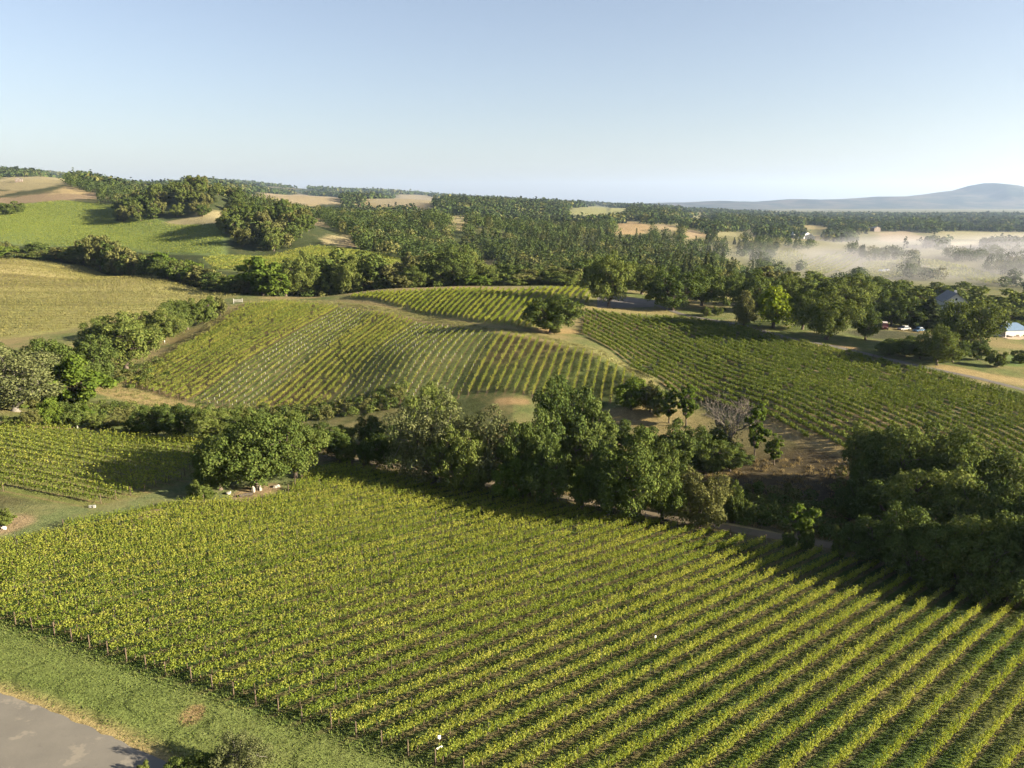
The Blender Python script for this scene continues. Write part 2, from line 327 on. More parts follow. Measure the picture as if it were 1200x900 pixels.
def field_mask(x, y):
    """1 where no trees grow"""
    m = np.zeros(np.shape(x))
    for pl in (POLY_NEAR, POLY_LEFT, POLY_HILL, POLY_STRIP, POLY_RIGHT, POLY_TAN, POLY_FARGREEN, POLY_SMALL, POLY_PARK): m = np.maximum(m, sdist(x, y, pl) > -6)
    for pl, _ in TANPOLY:
        for k in (1., 1.03, 1.06, 1.09, 1.12):     # a clearing's near edge is open too: no tree close in front of it
            m = np.maximum(m, sdist(x * k, y * k, pl) > -1)
    return m
def hill_cond(px, y, x):
    """where the far hills are wooded"""
    f = fbm(x / 260, y / 260, 63) + .3 * fbm(x / 60, y / 60, 64, 3)
    th = np.interp(px, [-200, 380, 500, 640, 760, 900, 1000, 1200], [.05, .05, -.15, -.2, -.1, .1, .25, .3])
    def tow(th, w, v): return th * (1 - w) + v * w
    th = tow(th, sstep(190, 260, px) * (1 - sstep(470, 600, px)) * sstep(1350, 1650, y) * (1 - sstep(2250, 2500, y)), .16)
    th = tow(th, sstep(2200, 2500, y) * (1 - sstep(540, 660, px)), -1.)
    th = tow(th, sstep(35, 75, px) * (1 - sstep(185, 235, px)) * sstep(1080, 1150, y) * (1 - sstep(1700, 1900, y)), -1.)
    th = tow(th, sstep(780, 860, px) * sstep(1700, 2000, y), .15)
    th = tow(th, sstep(790, 840, px) * (1 - sstep(960, 1040, px)) * sstep(1250, 1400, y) * (1 - sstep(2100, 2400, y)), -.28)
    return f > th
def ground_colours(x, y):
    n = len(x); r = np.hypot(x, y)
    f1 = fbm(x / 40, y / 40, 21); f2 = fbm(x / 9, y / 9, 22); f3 = fbm(x / 260, y / 260, 23)
    def mix(c, col, w): return c * (1 - w[:, None]) + np.array(col) * w[:, None]
    col = np.tile(np.array((.085, .105, .035)), (n, 1)); dry = np.full(n, .5)
    dr = sstep(-.25, .45, f1 + .5 * f2); col = mix(col, (.20, .155, .075), dr * .8)
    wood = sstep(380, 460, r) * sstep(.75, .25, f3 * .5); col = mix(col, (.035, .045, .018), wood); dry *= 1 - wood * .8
    pxc = 600 + FOC * x / np.maximum(.975 * y + 10, 1.); hill = sstep(1000, 1250, r) * (y > 0); wm = hill_cond(pxc, y, x).astype(float)
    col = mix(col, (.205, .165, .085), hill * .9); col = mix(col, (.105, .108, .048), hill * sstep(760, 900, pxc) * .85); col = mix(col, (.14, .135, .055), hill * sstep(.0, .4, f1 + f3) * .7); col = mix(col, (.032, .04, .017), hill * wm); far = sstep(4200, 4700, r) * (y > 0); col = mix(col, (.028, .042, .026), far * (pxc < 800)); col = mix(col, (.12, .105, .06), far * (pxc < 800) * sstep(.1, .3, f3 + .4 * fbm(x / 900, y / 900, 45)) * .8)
    vall = sstep(560, 900, r) * sstep(.05, .25, x / np.maximum(y, 1)) * sstep(-.1, .3, f3 + .3); col = mix(col, (.13, .125, .055), vall * .8)
    # gully and creek bottoms; the grove's shade is put into the slope colour
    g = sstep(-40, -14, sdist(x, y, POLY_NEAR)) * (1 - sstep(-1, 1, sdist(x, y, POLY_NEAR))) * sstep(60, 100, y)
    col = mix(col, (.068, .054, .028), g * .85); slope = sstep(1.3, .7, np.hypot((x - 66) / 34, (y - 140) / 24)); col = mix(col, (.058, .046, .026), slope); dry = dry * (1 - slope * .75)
    ph = np.zeros(n); rows = np.zeros(n)
    def fieldc(b, c, dr_, soil, soft=1.5, c2=None):
        nonlocal col, dry, rows
        w = sstep(-soft, soft * .3, sdist(x, y, b.poly) + .8 * f2)
        cc = np.tile(np.array(c), (n, 1))
        if c2 is not None: cc = mix(cc, c2, sstep(-.2, .5, f1 + .4 * f2))
        col = col * (1 - w[:, None]) + cc * w[:, None]; dry = dry * (1 - w) + dr_ * w
        ins = sdist(x, y, b.poly) > -3; ph[ins] = phase(b, x[ins], y[ins]); rows = rows * (1 - w) + soil * w
    lawn = sstep(-60, -2, y * 0 + (along(BK0, 0) - np.stack([x, y], 1)) @ FN) * sstep(250, 150, r); lawn = ((np.stack([x, y], 1) - BK0) @ FN < 3) * (r < 220)
    col = mix(col, (.098, .124, .034), lawn); dry = dry * (1 - lawn) + .12 * lawn
    edge = sstep(2.6, .3, np.abs(sdist(x, y, POLY_LOT) + .9 * f2)) * (r < 120); col = mix(col, (.24, .18, .085), edge * .85)
    lane = sstep(-22, -6, sdist(x, y, POLY_NEAR)) * (x < -30) * (x > -140) * (y < 138) * sstep(-2, 3, (np.stack([x, y], 1) - BK0) @ FN); col = mix(col, (.095, .115, .045), lane * 1.0)
    fieldc(B_NEAR, (.042, .068, .016), .12, .5, c2=(.075, .085, .024))  # alley ground darkened: shade between the rows put into the colour
    fieldc(B_LEFT, (.09, .11, .03), .3, .5, c2=(.13, .125, .042))
    fieldc(B_HILL, (.07, .088, .026), .2, .6, c2=(.095, .078, .034)); wl = (sdist(x, y, POLY_HILL) > 0) * sstep(max(b_ for _, b_ in BANDS) - 2, max(b_ for _, b_ in BANDS) + 2, phase(B_HILL, x, y)); col = mix(col, (.115, .085, .04), wl * .75)
    pb = phase(B_HILL, x, y); inh = sdist(x, y, POLY_HILL) > 0
    for a, b in BANDS: col = mix(col, (.08, .10, .034), inh * sstep(a - .6, a, pb) * sstep(b + .6, b, pb) * .9)
    fieldc(B_STRIP, (.13, .14, .045), .4, .5)
    ft = sstep(-34, -20, sdist(x, y, POLY_HILL)) * (1 - sstep(-1, 1, sdist(x, y, POLY_HILL))) * (y < 206) * (x < 0); col = mix(col, (.05, .058, .022), ft * .85)  # hill foot darkened: shade put into the colour, over dark green growth
    fieldc(B_RIGHT, (.04, .056, .018), .15, .6, c2=(.075, .065, .03))  # ground colour darkened for the deep shade between bushy rows
    fieldc(B_TAN, (.19, .182, .07), .25, .5, c2=(.22, .19, .085)); bn = fbm(phase(B_TAN, x, y) / 3.0, (x * B_TAN.u[0] + y * B_TAN.u[1]) / 160, 71, 3); it = (sdist(x, y, POLY_TAN) > 0); col = col * (1 + (1.0 * bn * it)[:, None]); wt = sstep(400, 300, y + .15 * x) * (sdist(x, y, POLY_TAN) > 0); col = mix(col, (.17, .175, .055), wt * .7)
    fieldc(B_SMALL, (.10, .13, .04), .2, .4, 3); fieldc(B_FAR, (.105, .145, .045), .1, .25, 5)
    # crest road, dry margins, and a strip of painted shade by the cars
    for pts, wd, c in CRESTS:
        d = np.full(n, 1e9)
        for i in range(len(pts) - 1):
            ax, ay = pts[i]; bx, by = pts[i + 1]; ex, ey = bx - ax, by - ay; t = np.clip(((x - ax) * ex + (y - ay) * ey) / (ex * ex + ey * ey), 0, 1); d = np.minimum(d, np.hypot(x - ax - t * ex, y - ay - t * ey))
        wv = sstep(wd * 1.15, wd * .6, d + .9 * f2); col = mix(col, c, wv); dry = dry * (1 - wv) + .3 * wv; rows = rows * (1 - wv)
    for pl, c in TANPOLY:
        sd_ = sdist(x, y, pl); sf = np.maximum(1.5, r * .006); c = (c[0] * .92, c[1] * 1.02, c[2] * 1.0); wv = sstep(-1, 1, sd_ / sf + 1.6 * f2 + 1.4 * f1); col = mix(col, c, wv); dry = dry * (1 - wv) + .3 * wv
    for cx, cy, rad, c in BARE:
        wv = sstep(1.25, .7, np.hypot(x - cx, (y - cy) * .6) / rad + .5 * f2); col = mix(col, c, wv); rows = rows * (1 - wv); dry = dry * (1 - wv)
    return np.clip(col, .01, .6), dry, ph, rows
CRESTS = [(GP([(290, 354), (340, 352), (400, 356), (450, 363), (500, 373), (560, 384), (640, 396), (700, 412), (735, 430), (760, 443)]), 2.5, (.17, .168, .064)),
          (GP([(640, 388), (665, 388)]), 5, (.24, .175, .08)),
          (GP([(122, 458), (140, 445), (180, 425), (240, 387), (282, 358)]), 2.6, (.22, .175, .075)),
          (GP([(124, 456), (150, 462), (190, 474), (215, 480)]), 5.5, (.21, .165, .075)),
          (GP([(275, 484), (330, 488), (375, 488)]), 1.8, (.12, .13, .045)),
          (GP([(588, 470), (612, 471)]), 2.4, (.22, .15, .075)), (GP([(705, 490), (745, 488)]), 5, (.22, .165, .075)),
          (GP([(690, 360), (740, 366), (790, 368)]), 2.2, (.20, .17, .07)),
          (GP([(900, 497), (960, 520), (1010, 540)]), 2.4, (.22, .17, .08)),
          (GP([(1110, 432), (1150, 440), (1210, 450), (1290, 470)]), 4.5, (.23, .18, .085)),
          (GP([(960, 404), (1000, 408)]), 2.5, (.24, .17, .085)), (GP([(830, 352), (860, 350), (880, 356)]), 6, (.15, .15, .05)), (GP([(1180, 425), (1200, 420)]), 6, (.085, .12, .035)), (GP([(1022, 392), (1060, 392), (1095, 396)]), 9, (.05, .052, .028)), (GP([(840, 612), (900, 625), (945, 640)]), 2.0, (.24, .2, .09)), (GP([(0, 496), (40, 500), (100, 502)]), 2., (.25, .18, .10))]  # darkest strip, by the cars: tree shade put into the ground colour
def _g2(px, py): g = G(px, py); return g.x, g.y
BARE = [(*_g2(5, 617), 2.9, (.20, .15, .085)), (*_g2(290, 580), 2.4, (.19, .145, .08)), (*_g2(318, 573), 1.7, (.19, .14, .08)), (*_g2(226, 837), .9, (.18, .13, .06)), (*_g2(175, 602), 1.6, (.2, .15, .08))]
def build_ground():
    ang = np.concatenate([np.arange(-180, -42, 4.), np.arange(-42, 42.01, .15), np.arange(46, 180, 4.)]); ang = np.radians(ang)
    rr = [6.]
    while rr[-1] < 27000: rr.append(rr[-1] * (1.0075 if rr[-1] > 60 else 1.02))
    rr = np.array(rr); na, nr = len(ang), len(rr)
    A, Q = np.meshgrid(ang, rr, indexing='ij'); x = (np.sin(A) * Q).ravel(); y = (np.cos(A) * Q).ravel()
    z = height(x, y)
    V = np.stack([x, y, z], 1)
    i = np.arange(na)[:, None]; j = np.arange(nr - 1)[None]; i2 = (i + 1) % na
    F = np.stack([(i * nr + j), (i2 * nr + j), (i2 * nr + j + 1), (i * nr + j + 1)], -1).reshape(-1, 4)[:, ::-1]
    # middle
    V = np.vstack([V, [[0, 0, plane(0, 0)]]]); c = len(V) - 1
    tri = np.stack([np.full(na, c), np.arange(na) * nr, ((np.arange(na) + 1) % na) * nr, np.full(na, c)], -1)
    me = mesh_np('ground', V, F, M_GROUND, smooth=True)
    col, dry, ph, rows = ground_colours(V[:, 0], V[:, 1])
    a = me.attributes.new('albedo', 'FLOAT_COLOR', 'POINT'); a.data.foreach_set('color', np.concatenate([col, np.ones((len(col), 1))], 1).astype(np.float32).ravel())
    for nm, v in (('dry', dry), ('phase', ph), ('rows', rows)):
        a = me.attributes.new(nm, 'FLOAT', 'POINT'); a.data.foreach_set('value', v.astype(np.float32))
    o = link('ground', me); tag(o, kind='structure')
    return o
build_ground()
print('ground ok')

# ------------------------------------------------------------------ sheets lying on the ground: paved lot, dirt track, farm road
def drape_poly(name, poly, mat, off, step=.8, kind='structure'):
    lo, hi = poly.min(0), poly.max(0); xs = np.arange(lo[0], hi[0], step); ys = np.arange(lo[1], hi[1], step)
    bm = bmesh.new(); vsx = [bm.verts.new((p[0], p[1], 0)) for p in poly]; bm.faces.new(vsx)
    for k in (0, 1):
        for v in (xs if k == 0 else ys):
            bmesh.ops.bisect_plane(bm, geom=bm.verts[:] + bm.edges[:] + bm.faces[:], plane_co=(v, v, 0), plane_no=((1, 0, 0) if k == 0 else (0, 1, 0)))
    me = bpy.data.meshes.new(name); bm.to_mesh(me); bm.free()
    co = np.empty(len(me.vertices) * 3, np.float32); me.vertices.foreach_get('co', co); co = co.reshape(-1, 3); co[:, 2] = height(co[:, 0], co[:, 1]) + off
    me.vertices.foreach_set('co', co.ravel()); me.materials.append(mat); me.update()
    if sum(p.normal.z for p in me.polygons) < 0: me.flip_normals()
    return tag(link(name, me), kind=kind)
def drape_strip(name, pts, width, mat, off, step=1.2, kind='structure', wob=.2):
    pts = np.array(pts); P = []
    for i in range(len(pts) - 1):
        L = np.linalg.norm(pts[i + 1] - pts[i]); k = max(2, int(L / step))
        for t in np.linspace(0, 1, k, endpoint=False): P.append(pts[i] * (1 - t) + pts[i + 1] * t)
    P.append(pts[-1]); P = np.array(P)
    for _ in range(6): P[1:-1] = (P[:-2] + 2 * P[1:-1] + P[2:]) / 4
    T = np.gradient(P, axis=0); T /= np.linalg.norm(T, axis=1)[:, None]; Nn = np.stack([-T[:, 1], T[:, 0]], 1); m = 7
    w = (width / 2) * (1 + wob * vnoise(np.arange(len(P)) / 3.1, np.zeros(len(P)), 3))
    X = P[:, None, :] + Nn[:, None, :] * (np.linspace(-1, 1, m)[None, :, None] * w[:, None, None]); x, y = X[..., 0].ravel(), X[..., 1].ravel()
    z = height(x, y) + off; k = len(P); i = np.arange(k - 1)[:, None]; j = np.arange(m - 1)[None]
    F = np.stack([i * m + j, i * m + j + 1, (i + 1) * m + j + 1, (i + 1) * m + j], -1).reshape(-1, 4)
    me = mesh_np(name, np.stack([x, y, z], 1), F, mat, smooth=True)
    if sum(p.normal.z for p in me.polygons) < 0: me.flip_normals()
    return tag(link(name, me), kind=kind)
def asphalt(name, c1, c2, c3):
    m, n, p, _ = newmat(name); tc = N(n, 'ShaderNodeTexCoord').outputs['Object']
    a = noise(n, .16, 5, .6, tc); b = noise(n, .35, 4, .7, tc); f = noise(n, 14, 4, .7, tc); d = noise(n, .6, 5, .65, tc)
    c = mixc(n, rmp(n, a, .35, .65), c1, c2); c = mixc(n, rmp(n, b, .58, .63, 0, .75), c, c3); c = mixc(n, rmp(n, d, .62, .72, 0, .4), c, tuple(.6 * v for v in c1))
    c = mixc(n, rmp(n, f, .25, .8, 0, .25), c, (.02, .02, .02)); n.links.new(c, p.inputs['Base Color']); p.inputs['Roughness'].default_value = .92
    bp = N(n, 'ShaderNodeBump'); bp.inputs['Strength'].default_value = .3; bp.inputs['Distance'].default_value = .02; n.links.new(f, bp.inputs['Height']); n.links.new(bp.outputs[0], p.inputs['Normal'])
    return m
M_ASPH = asphalt('asphalt', (.118, .11, .095), (.16, .148, .125), (.21, .188, .15)); M_ROAD = asphalt('road', (.105, .097, .085), (.135, .123, .105), (.15, .132, .10))
M_TRACK = asphalt('track_dirt', (.10, .08, .05), (.14, .112, .07), (.08, .082, .035))
lot = POLY_LOT.copy(); fine = []
for i in range(5):
    for t in np.linspace(0, 1, 10, endpoint=False):
        q = lot[i] * (1 - t) + lot[i + 1] * t; fine.append(q + FN * (.15 * vnoise(np.array([q[0] * .9]), np.array([1.3]), 4)[0] + .12 * vnoise(np.array([q[0] * 3.]), np.array([.3]), 6)[0]))
lot = np.array(fine + [lot[5]] + [tuple(q) for q in lot[6:]])
drape_poly('parking_lot', lot, M_ASPH, .05)
drape_poly('gravel_lot', POLY_PARK, M_ROAD, .07, 3)
drape_strip('dirt_track', [along(FE0, t, 4.2 + .8 * math.sin(t * .07)) for t in np.linspace(-2, 215, 40)], 2.7, M_TRACK, .06)
drape_strip('farm_road', np.vstack([GP([(1290, 486), (1200, 457), (1100, 434), (1013, 414), (930, 398), (870, 381), (800, 369), (767, 357)])]), 2.5, M_ROAD, .08)

# ------------------------------------------------------------------ far mountains
def hills_material(name, c1, c2, sc):
    m, n, p, _ = newmat(name); tc = N(n, 'ShaderNodeTexCoord').outputs['Object']
    c = mixc(n, rmp(n, noise(n, sc, 6, .6, tc), .42, .6), c1, c2); n.links.new(c, p.inputs['Base Color']); p.inputs['Specular IOR Level'].default_value = 0
    return m
def mountain(name, y0, y1, prof, base, mat, seed, rough=.25, nx=260, ny=70):
    """a ridge between y0 and y1; prof gives (direction in photograph columns, height) along its crest"""
    yc = y0 + (y1 - y0) * .55; px = np.array([p[0] for p in prof]); hh = np.array([p[1] for p in prof])
    xs = (np.linspace(px[0], px[-1], nx) - 600) / FOC * .9735 * yc; ys = np.linspace(y0, y1, ny); X, Y = np.meshgrid(xs, ys, indexing='ij')
    pr = np.interp(np.linspace(px[0], px[-1], nx), px, hh)[:, None]
    t = np.abs(Y - yc) / np.where(Y < yc, yc - y0, y1 - yc)
    env = (1 - sstep(0, 1, t)) ** 1.1
    f = fbm(X / 900, Y / 900, seed, 5); rid = 1 - np.abs(fbm(X / 1300, Y / 2200, seed + 40, 4)) * 2
    Z = base + (pr - base) * env * (1 + rough * (rid - .6) * (1 - env) * 2.2) + 26 * f * env * (1 - env * .55) + 5 * fbm(X / 140, Y / 140, seed + 9, 3) * env
    i = np.arange(nx - 1)[:, None]; j = np.arange(ny - 1)[None]; F = np.stack([i * ny + j, (i + 1) * ny + j, (i + 1) * ny + j + 1, i * ny + j + 1], -1).reshape(-1, 4)
    return tag(link(name, mesh_np(name, np.stack([X.ravel(), Y.ravel(), Z.ravel()], 1), F, mat, smooth=True)), kind='structure')
M_MT = hills_material('mountain_cover', (.022, .032, .024), (.085, .075, .055), .0022)
def hgt(py, D): a, f, v = ray(600, py); return CAM_Z + D * v / f
Dm = 9500 + 4000 * .55
mountain('mountain', 9500, 13500, [(px, hgt(py, Dm)) for px, py in ((560, 246), (660, 243), (740, 240), (760, 238.5), (800, 237), (843, 235), (883, 236.6), (927, 233), (960, 234), (987, 233), (1027, 230), (1067, 230), (1100, 226), (1120, 223.5), (1140, 217.5), (1153, 215), (1173, 216.5), (1200, 223), (1240, 229), (1300, 236), (1400, 240))], -22, M_MT, 3, .5)
Df = 6600 + 2200 * .55
mountain('foothills', 6600, 8800, [(px, hgt(py, Df)) for px, py in ((800, 251), (840, 247), (880, 245.5), (930, 247), (990, 250), (1040, 250.5), (1100, 249), (1150, 248.5), (1200, 249), (1260, 247), (1350, 247), (1450, 248))], -21, M_MT, 13, nx=200, ny=50)

# ------------------------------------------------------------------ air
def haze_box(name, lo, hi, dens, col, aniso=.3):
    bm = bmesh.new(); bmesh.ops.create_cube(bm, size=1)
    for v in bm.verts: v.co = Vector([lo[i] if v.co[i] < 0 else hi[i] for i in range(3)])
    me = bpy.data.meshes.new(name); bm.to_mesh(me); bm.free()
    m = bpy.data.materials.new(name); m.use_nodes = True; n = m.node_tree; n.nodes.clear(); out = n.nodes.new('ShaderNodeOutputMaterial'); v = n.nodes.new('ShaderNodeVolumePrincipled')
    v.inputs['Color'].default_value = (*col, 1); v.inputs['Density'].default_value = dens; v.inputs['Anisotropy'].default_value = aniso; n.links.new(v.outputs[0], out.inputs['Volume']); me.materials.append(m)
    return tag(link(name, me), kind='stuff')
def mist_bank(lo, hi, dens):
    bm = bmesh.new(); bmesh.ops.create_cube(bm, size=1)
    for v in bm.verts: v.co = Vector([lo[i] if v.co[i] < 0 else hi[i] for i in range(3)])
    me = bpy.data.meshes.new('mist'); bm.to_mesh(me); bm.free()
    m = bpy.data.materials.new('mist'); m.use_nodes = True; n = m.node_tree; n.nodes.clear(); out = n.nodes.new('ShaderNodeOutputMaterial'); v = n.nodes.new('ShaderNodeVolumePrincipled')
    tc = N(n, 'ShaderNodeTexCoord'); sp = N(n, 'ShaderNodeSeparateXYZ'); n.links.new(tc.outputs['Object'], sp.inputs[0]); X, Y, Z = sp.outputs
    mp = N(n, 'ShaderNodeMapping'); mp.inputs['Scale'].default_value = (.0035, .006, .03); n.links.new(tc.outputs['Object'], mp.inputs[0])
    ns = noise(n, 1., 4, .6, mp.outputs[0])
    top = mth(n, 'ADD', mth(n, 'MULTIPLY', mth(n, 'SUBTRACT', ns, .5), 34.), -3.5)      # the bank's upper edge rises and falls
    h = rmp(n, mth(n, 'SUBTRACT', Z, top), 6., -9.); e = mth(n, 'MULTIPLY', rmp(n, X, lo[0], lo[0] + 260), rmp(n, Y, hi[1], hi[1] - 260)); e = mth(n, 'MULTIPLY', e, rmp(n, Y, lo[1], lo[1] + 120)); e = mth(n, 'MULTIPLY', e, rmp(n, X, hi[0], hi[0] - 200))
    n.links.new(mth(n, 'MULTIPLY', mth(n, 'MULTIPLY', mth(n, 'MULTIPLY', mth(n, 'MULTIPLY', h, e), rmp(n, X, 200, 750, .75, 1.6)), rmp(n, ns, .36, .62, .12, 1.15)), dens), v.inputs['Density'])
    v.inputs['Color'].default_value = (.68, .68, .74, 1); v.inputs['Anisotropy'].default_value = .2; n.links.new(v.outputs[0], out.inputs['Volume']); me.materials.append(m)
    return tag(link('mist', me), kind='stuff')
cy.volume_step_rate = .35; cy.volume_max_steps = 128
mist_bank((110, 560, -34), (1250, 1500, 16), 0.0024)
haze_box('haze', (-28000, -28000, -60), (28000, 28000, 760), 3.8e-5, (.52, .69, 1.0), .3)
# ------------------------------------------------------------------ leaves
def leaf_material(name, stops, trans=.35, tcol=None, spread=1.0):
    """leaf colour differs from leaf to leaf (per island) and from plant to plant (per object)"""
    m = bpy.data.materials.new(name); m.use_nodes = True; n = m.node_tree; n.nodes.clear(); out = n.nodes.new('ShaderNodeOutputMaterial')
    g = N(n, 'ShaderNodeNewGeometry'); oi = N(n, 'ShaderNodeObjectInfo')
    cr = N(n, 'ShaderNodeValToRGB'); el = cr.color_ramp.elements
    el[0].position = 0; el[0].color = (*stops[0], 1); el[1].position = 1; el[1].color = (*stops[-1], 1)
    for i, s in enumerate(stops[1:-1]): e = el.new((i + 1) / (len(stops) - 1)); e.color = (*s, 1)
    nz = rmp(n, noise(n, .55, 3, .6, N(n, 'ShaderNodeTexCoord').outputs['Object']), .3, .7, -.22, .22)
    f = mth(n, 'ADD', mth(n, 'ADD', mth(n, 'MULTIPLY', g.outputs['Random Per Island'], .6 * spread), mth(n, 'MULTIPLY', oi.outputs['Random'], .4 * spread)), nz, True)
    n.links.new(f, cr.inputs[0])
    d = N(n, 'ShaderNodeBsdfDiffuse'); t = N(n, 'ShaderNodeBsdfTranslucent'); mx = N(n, 'ShaderNodeMixShader'); mx.inputs[0].default_value = trans
    n.links.new(cr.outputs[0], d.inputs[0]); n.links.new(mixc(n, .6, cr.outputs[0], tcol or stops[-1]), t.inputs[0])
    n.links.new(d.outputs[0], mx.inputs[1]); n.links.new(t.outputs[0], mx.inputs[2])
    n.links.new(mx.outputs[0], out.inputs[0])
    return m
def leaf_quads(P, size, nrm=None, rs=None, aspect=1.0):
    """one rhombic leaf (four corners, folded a little) at every point of P, facing roughly nrm"""
    rs = rs or rng; k = len(P)
    a = rs.normal(size=(k, 3)); a /= np.linalg.norm(a, axis=1)[:, None] + 1e-9
    if nrm is not None: a = a * .75 + nrm; a /= np.linalg.norm(a, axis=1)[:, None] + 1e-9
    b = rs.normal(size=(k, 3)); b -= a * (a * b).sum(1)[:, None]; b /= np.linalg.norm(b, axis=1)[:, None] + 1e-9
    c = np.cross(a, b); s = (np.broadcast_to(size, (k,)) * rs.uniform(.7, 1.3, k) * .5)[:, None]
    V = np.stack([P - b * s * 1.15, P + c * s * aspect + a * s * .18, P + b * s * 1.15, P - c * s * aspect + a * s * .18], 1).reshape(-1, 3)
    return V, np.arange(k * 4).reshape(-1, 4)
def tube_np(pts, rad, sides=6):
    pts = np.array(pts, float); k = len(pts); rad = np.broadcast_to(rad, (k,))
    T = np.gradient(pts, axis=0); T /= np.linalg.norm(T, axis=1)[:, None] + 1e-9
    ref = np.array([0, 0, 1.]) if abs(T[0, 2]) < .9 else np.array([1., 0, 0]); A = np.cross(T, ref); A /= np.linalg.norm(A, axis=1)[:, None] + 1e-9; B = np.cross(T, A)
    th = np.linspace(0, 2 * math.pi, sides, endpoint=False)
    V = (pts[:, None] + rad[:, None, None] * (A[:, None] * np.cos(th)[None, :, None] + B[:, None] * np.sin(th)[None, :, None])).reshape(-1, 3)
    i = np.arange(k - 1)[:, None]; j = np.arange(sides)[None]; j2 = (j + 1) % sides
    F = np.stack([i * sides + j, i * sides + j2, (i + 1) * sides + j2, (i + 1) * sides + j], -1).reshape(-1, 4)
    return V, F
class Geo:
    def __init__(s): s.V = []; s.F = []; s.M = []; s.n = 0
    def add(s, V, F, mi=0): s.V.append(V); s.F.append(np.asarray(F) + s.n); s.M.append(np.full(len(F), mi)); s.n += len(V)
    def mesh(s, name, mats, smooth=False): return mesh_np(name, np.concatenate(s.V), np.concatenate(s.F), mats, np.concatenate(s.M), smooth)
def box_np(lo, hi):
    x0, y0, z0 = lo; x1, y1, z1 = hi
    V = np.array([(x0, y0, z0), (x1, y0, z0), (x1, y1, z0), (x0, y1, z0), (x0, y0, z1), (x1, y0, z1), (x1, y1, z1), (x0, y1, z1)], float)
    return V, np.array([(0, 3, 2, 1), (4, 5, 6, 7), (0, 1, 5, 4), (1, 2, 6, 5), (2, 3, 7, 6), (3, 0, 4, 7)])
M_VINE = leaf_material('vine_leaves', [(.078, .117, .02), (.128, .168, .028), (.19, .212, .038), (.265, .262, .055)], .38, (.34, .36, .03))
M_VINE2 = leaf_material('vine_leaves_hill', [(.075, .11, .024), (.12, .15, .03), (.18, .19, .04), (.22, .205, .05)], .25, (.30, .32, .04))
M_VINER = leaf_material('vine_leaves_slope', [(.045, .075, .015), (.08, .115, .022), (.125, .155, .03), (.175, .19, .042)], .14, (.24, .27, .03))  # darker leaf copy: rows shading each other put into the colour
M_VINE3 = leaf_material('vine_leaves_dry', [(.13, .135, .04), (.19, .18, .06), (.24, .21, .08)], .3)
M_WOOD = plain('vine_wood', (.10, .07, .045), .9, .4, 8)
M_POST = plain('post_wood', (.095, .07, .048), .85, .35, 5)
M_STEEL = plain('stake_metal', (.07, .058, .05), .6, .3, 9, .4)
M_TUBE = plain('grow_tube_plastic', (.34, .34, .30), .5, .12, 3, .4)
M_WHITE = plain('white_paint', (.75, .74, .70), .6, .08, 3, .3)

def prism_mesh(name, h, r, sides, mat, top=None):
    V, F = tube_np([(0, 0, -.15), (0, 0, h * .5), (0, 0, h)], [r, r * .96, top or r * .92], sides); k = len(V)
    g = Geo(); g.add(V, F); c = np.vstack([V[-sides:], V[-sides:].mean(0)[None] + np.array([[0, 0, r * .15]])])
    g.add(c, [(i, (i + 1) % sides, sides, sides) for i in range(sides)]) if False else None
    me = g.mesh(name, mat); bm = bmesh.new(); bm.from_mesh(me); bm.verts.ensure_lookup_table(); bm.faces.new([bm.verts[k - sides + i] for i in range(sides)]); bm.to_mesh(me); bm.free()
    return me
ME_POST = prism_mesh('post', 1.55, .03, 6, M_STEEL); ME_END = prism_mesh('end_post', 1.5, .065, 8, M_POST); ME_TUBE = prism_mesh('grow_tube', .75, .06, 8, M_TUBE)

ORD = 'first second third fourth fifth sixth seventh eighth ninth tenth eleventh twelfth thirteenth fourteenth fifteenth sixteenth seventeenth eighteenth nineteenth'.split()
TENS = {2: 'twent', 3: 'thirt', 4: 'fort', 5: 'fift', 6: 'sixt', 7: 'sevent', 8: 'eight', 9: 'ninet'}
def ordinal(k):
    if k < 1: return 'first'
    if k < 20: return ORD[k - 1]
    if k < 100:
        t, u = divmod(k, 10); return TENS[t] + 'ieth' if u == 0 else TENS[t] + 'y-' + ORD[u - 1]
    h, u = divmod(k, 100); return 'hundredth' if u == 0 else 'hundred-and-' + ordinal(u)
def row_runs(b, k, margin, step=.5):
    """stretches of row k that lie inside the block"""
    base = b.o + b.n * (k * b.sp); t = np.arange(-700, 700, step)
    t = t[(np.abs(t) < 420)]; P = base[None] + b.u[None] * t[:, None]
    ins = sdist(P[:, 0], P[:, 1], b.poly) > margin
    out = []; i = 0
    while i < len(t):
        if ins[i]:
            j = i
            while j + 1 < len(t) and ins[j + 1]: j += 1
            if t[j] - t[i] > 5: out.append((t[i], t[j]))
            i = j + 1
        else: i += 1
    return base, out
def in_view(P, m=40):
    d = P[:, 1] * math.cos(PITCH) + (CAM_Z - P[:, 2]) * math.sin(PITCH); u = P[:, 1] * math.sin(PITCH) - (CAM_Z - P[:, 2]) * math.cos(PITCH); d = np.maximum(d, 1e-3)
    X = 600 + FOC * P[:, 0] / d; Y = 450 - FOC * u / d
    return (X > -m) & (X < 1200 + m) & (Y > -m) & (Y < 900 + m) & (P[:, 1] > 1)
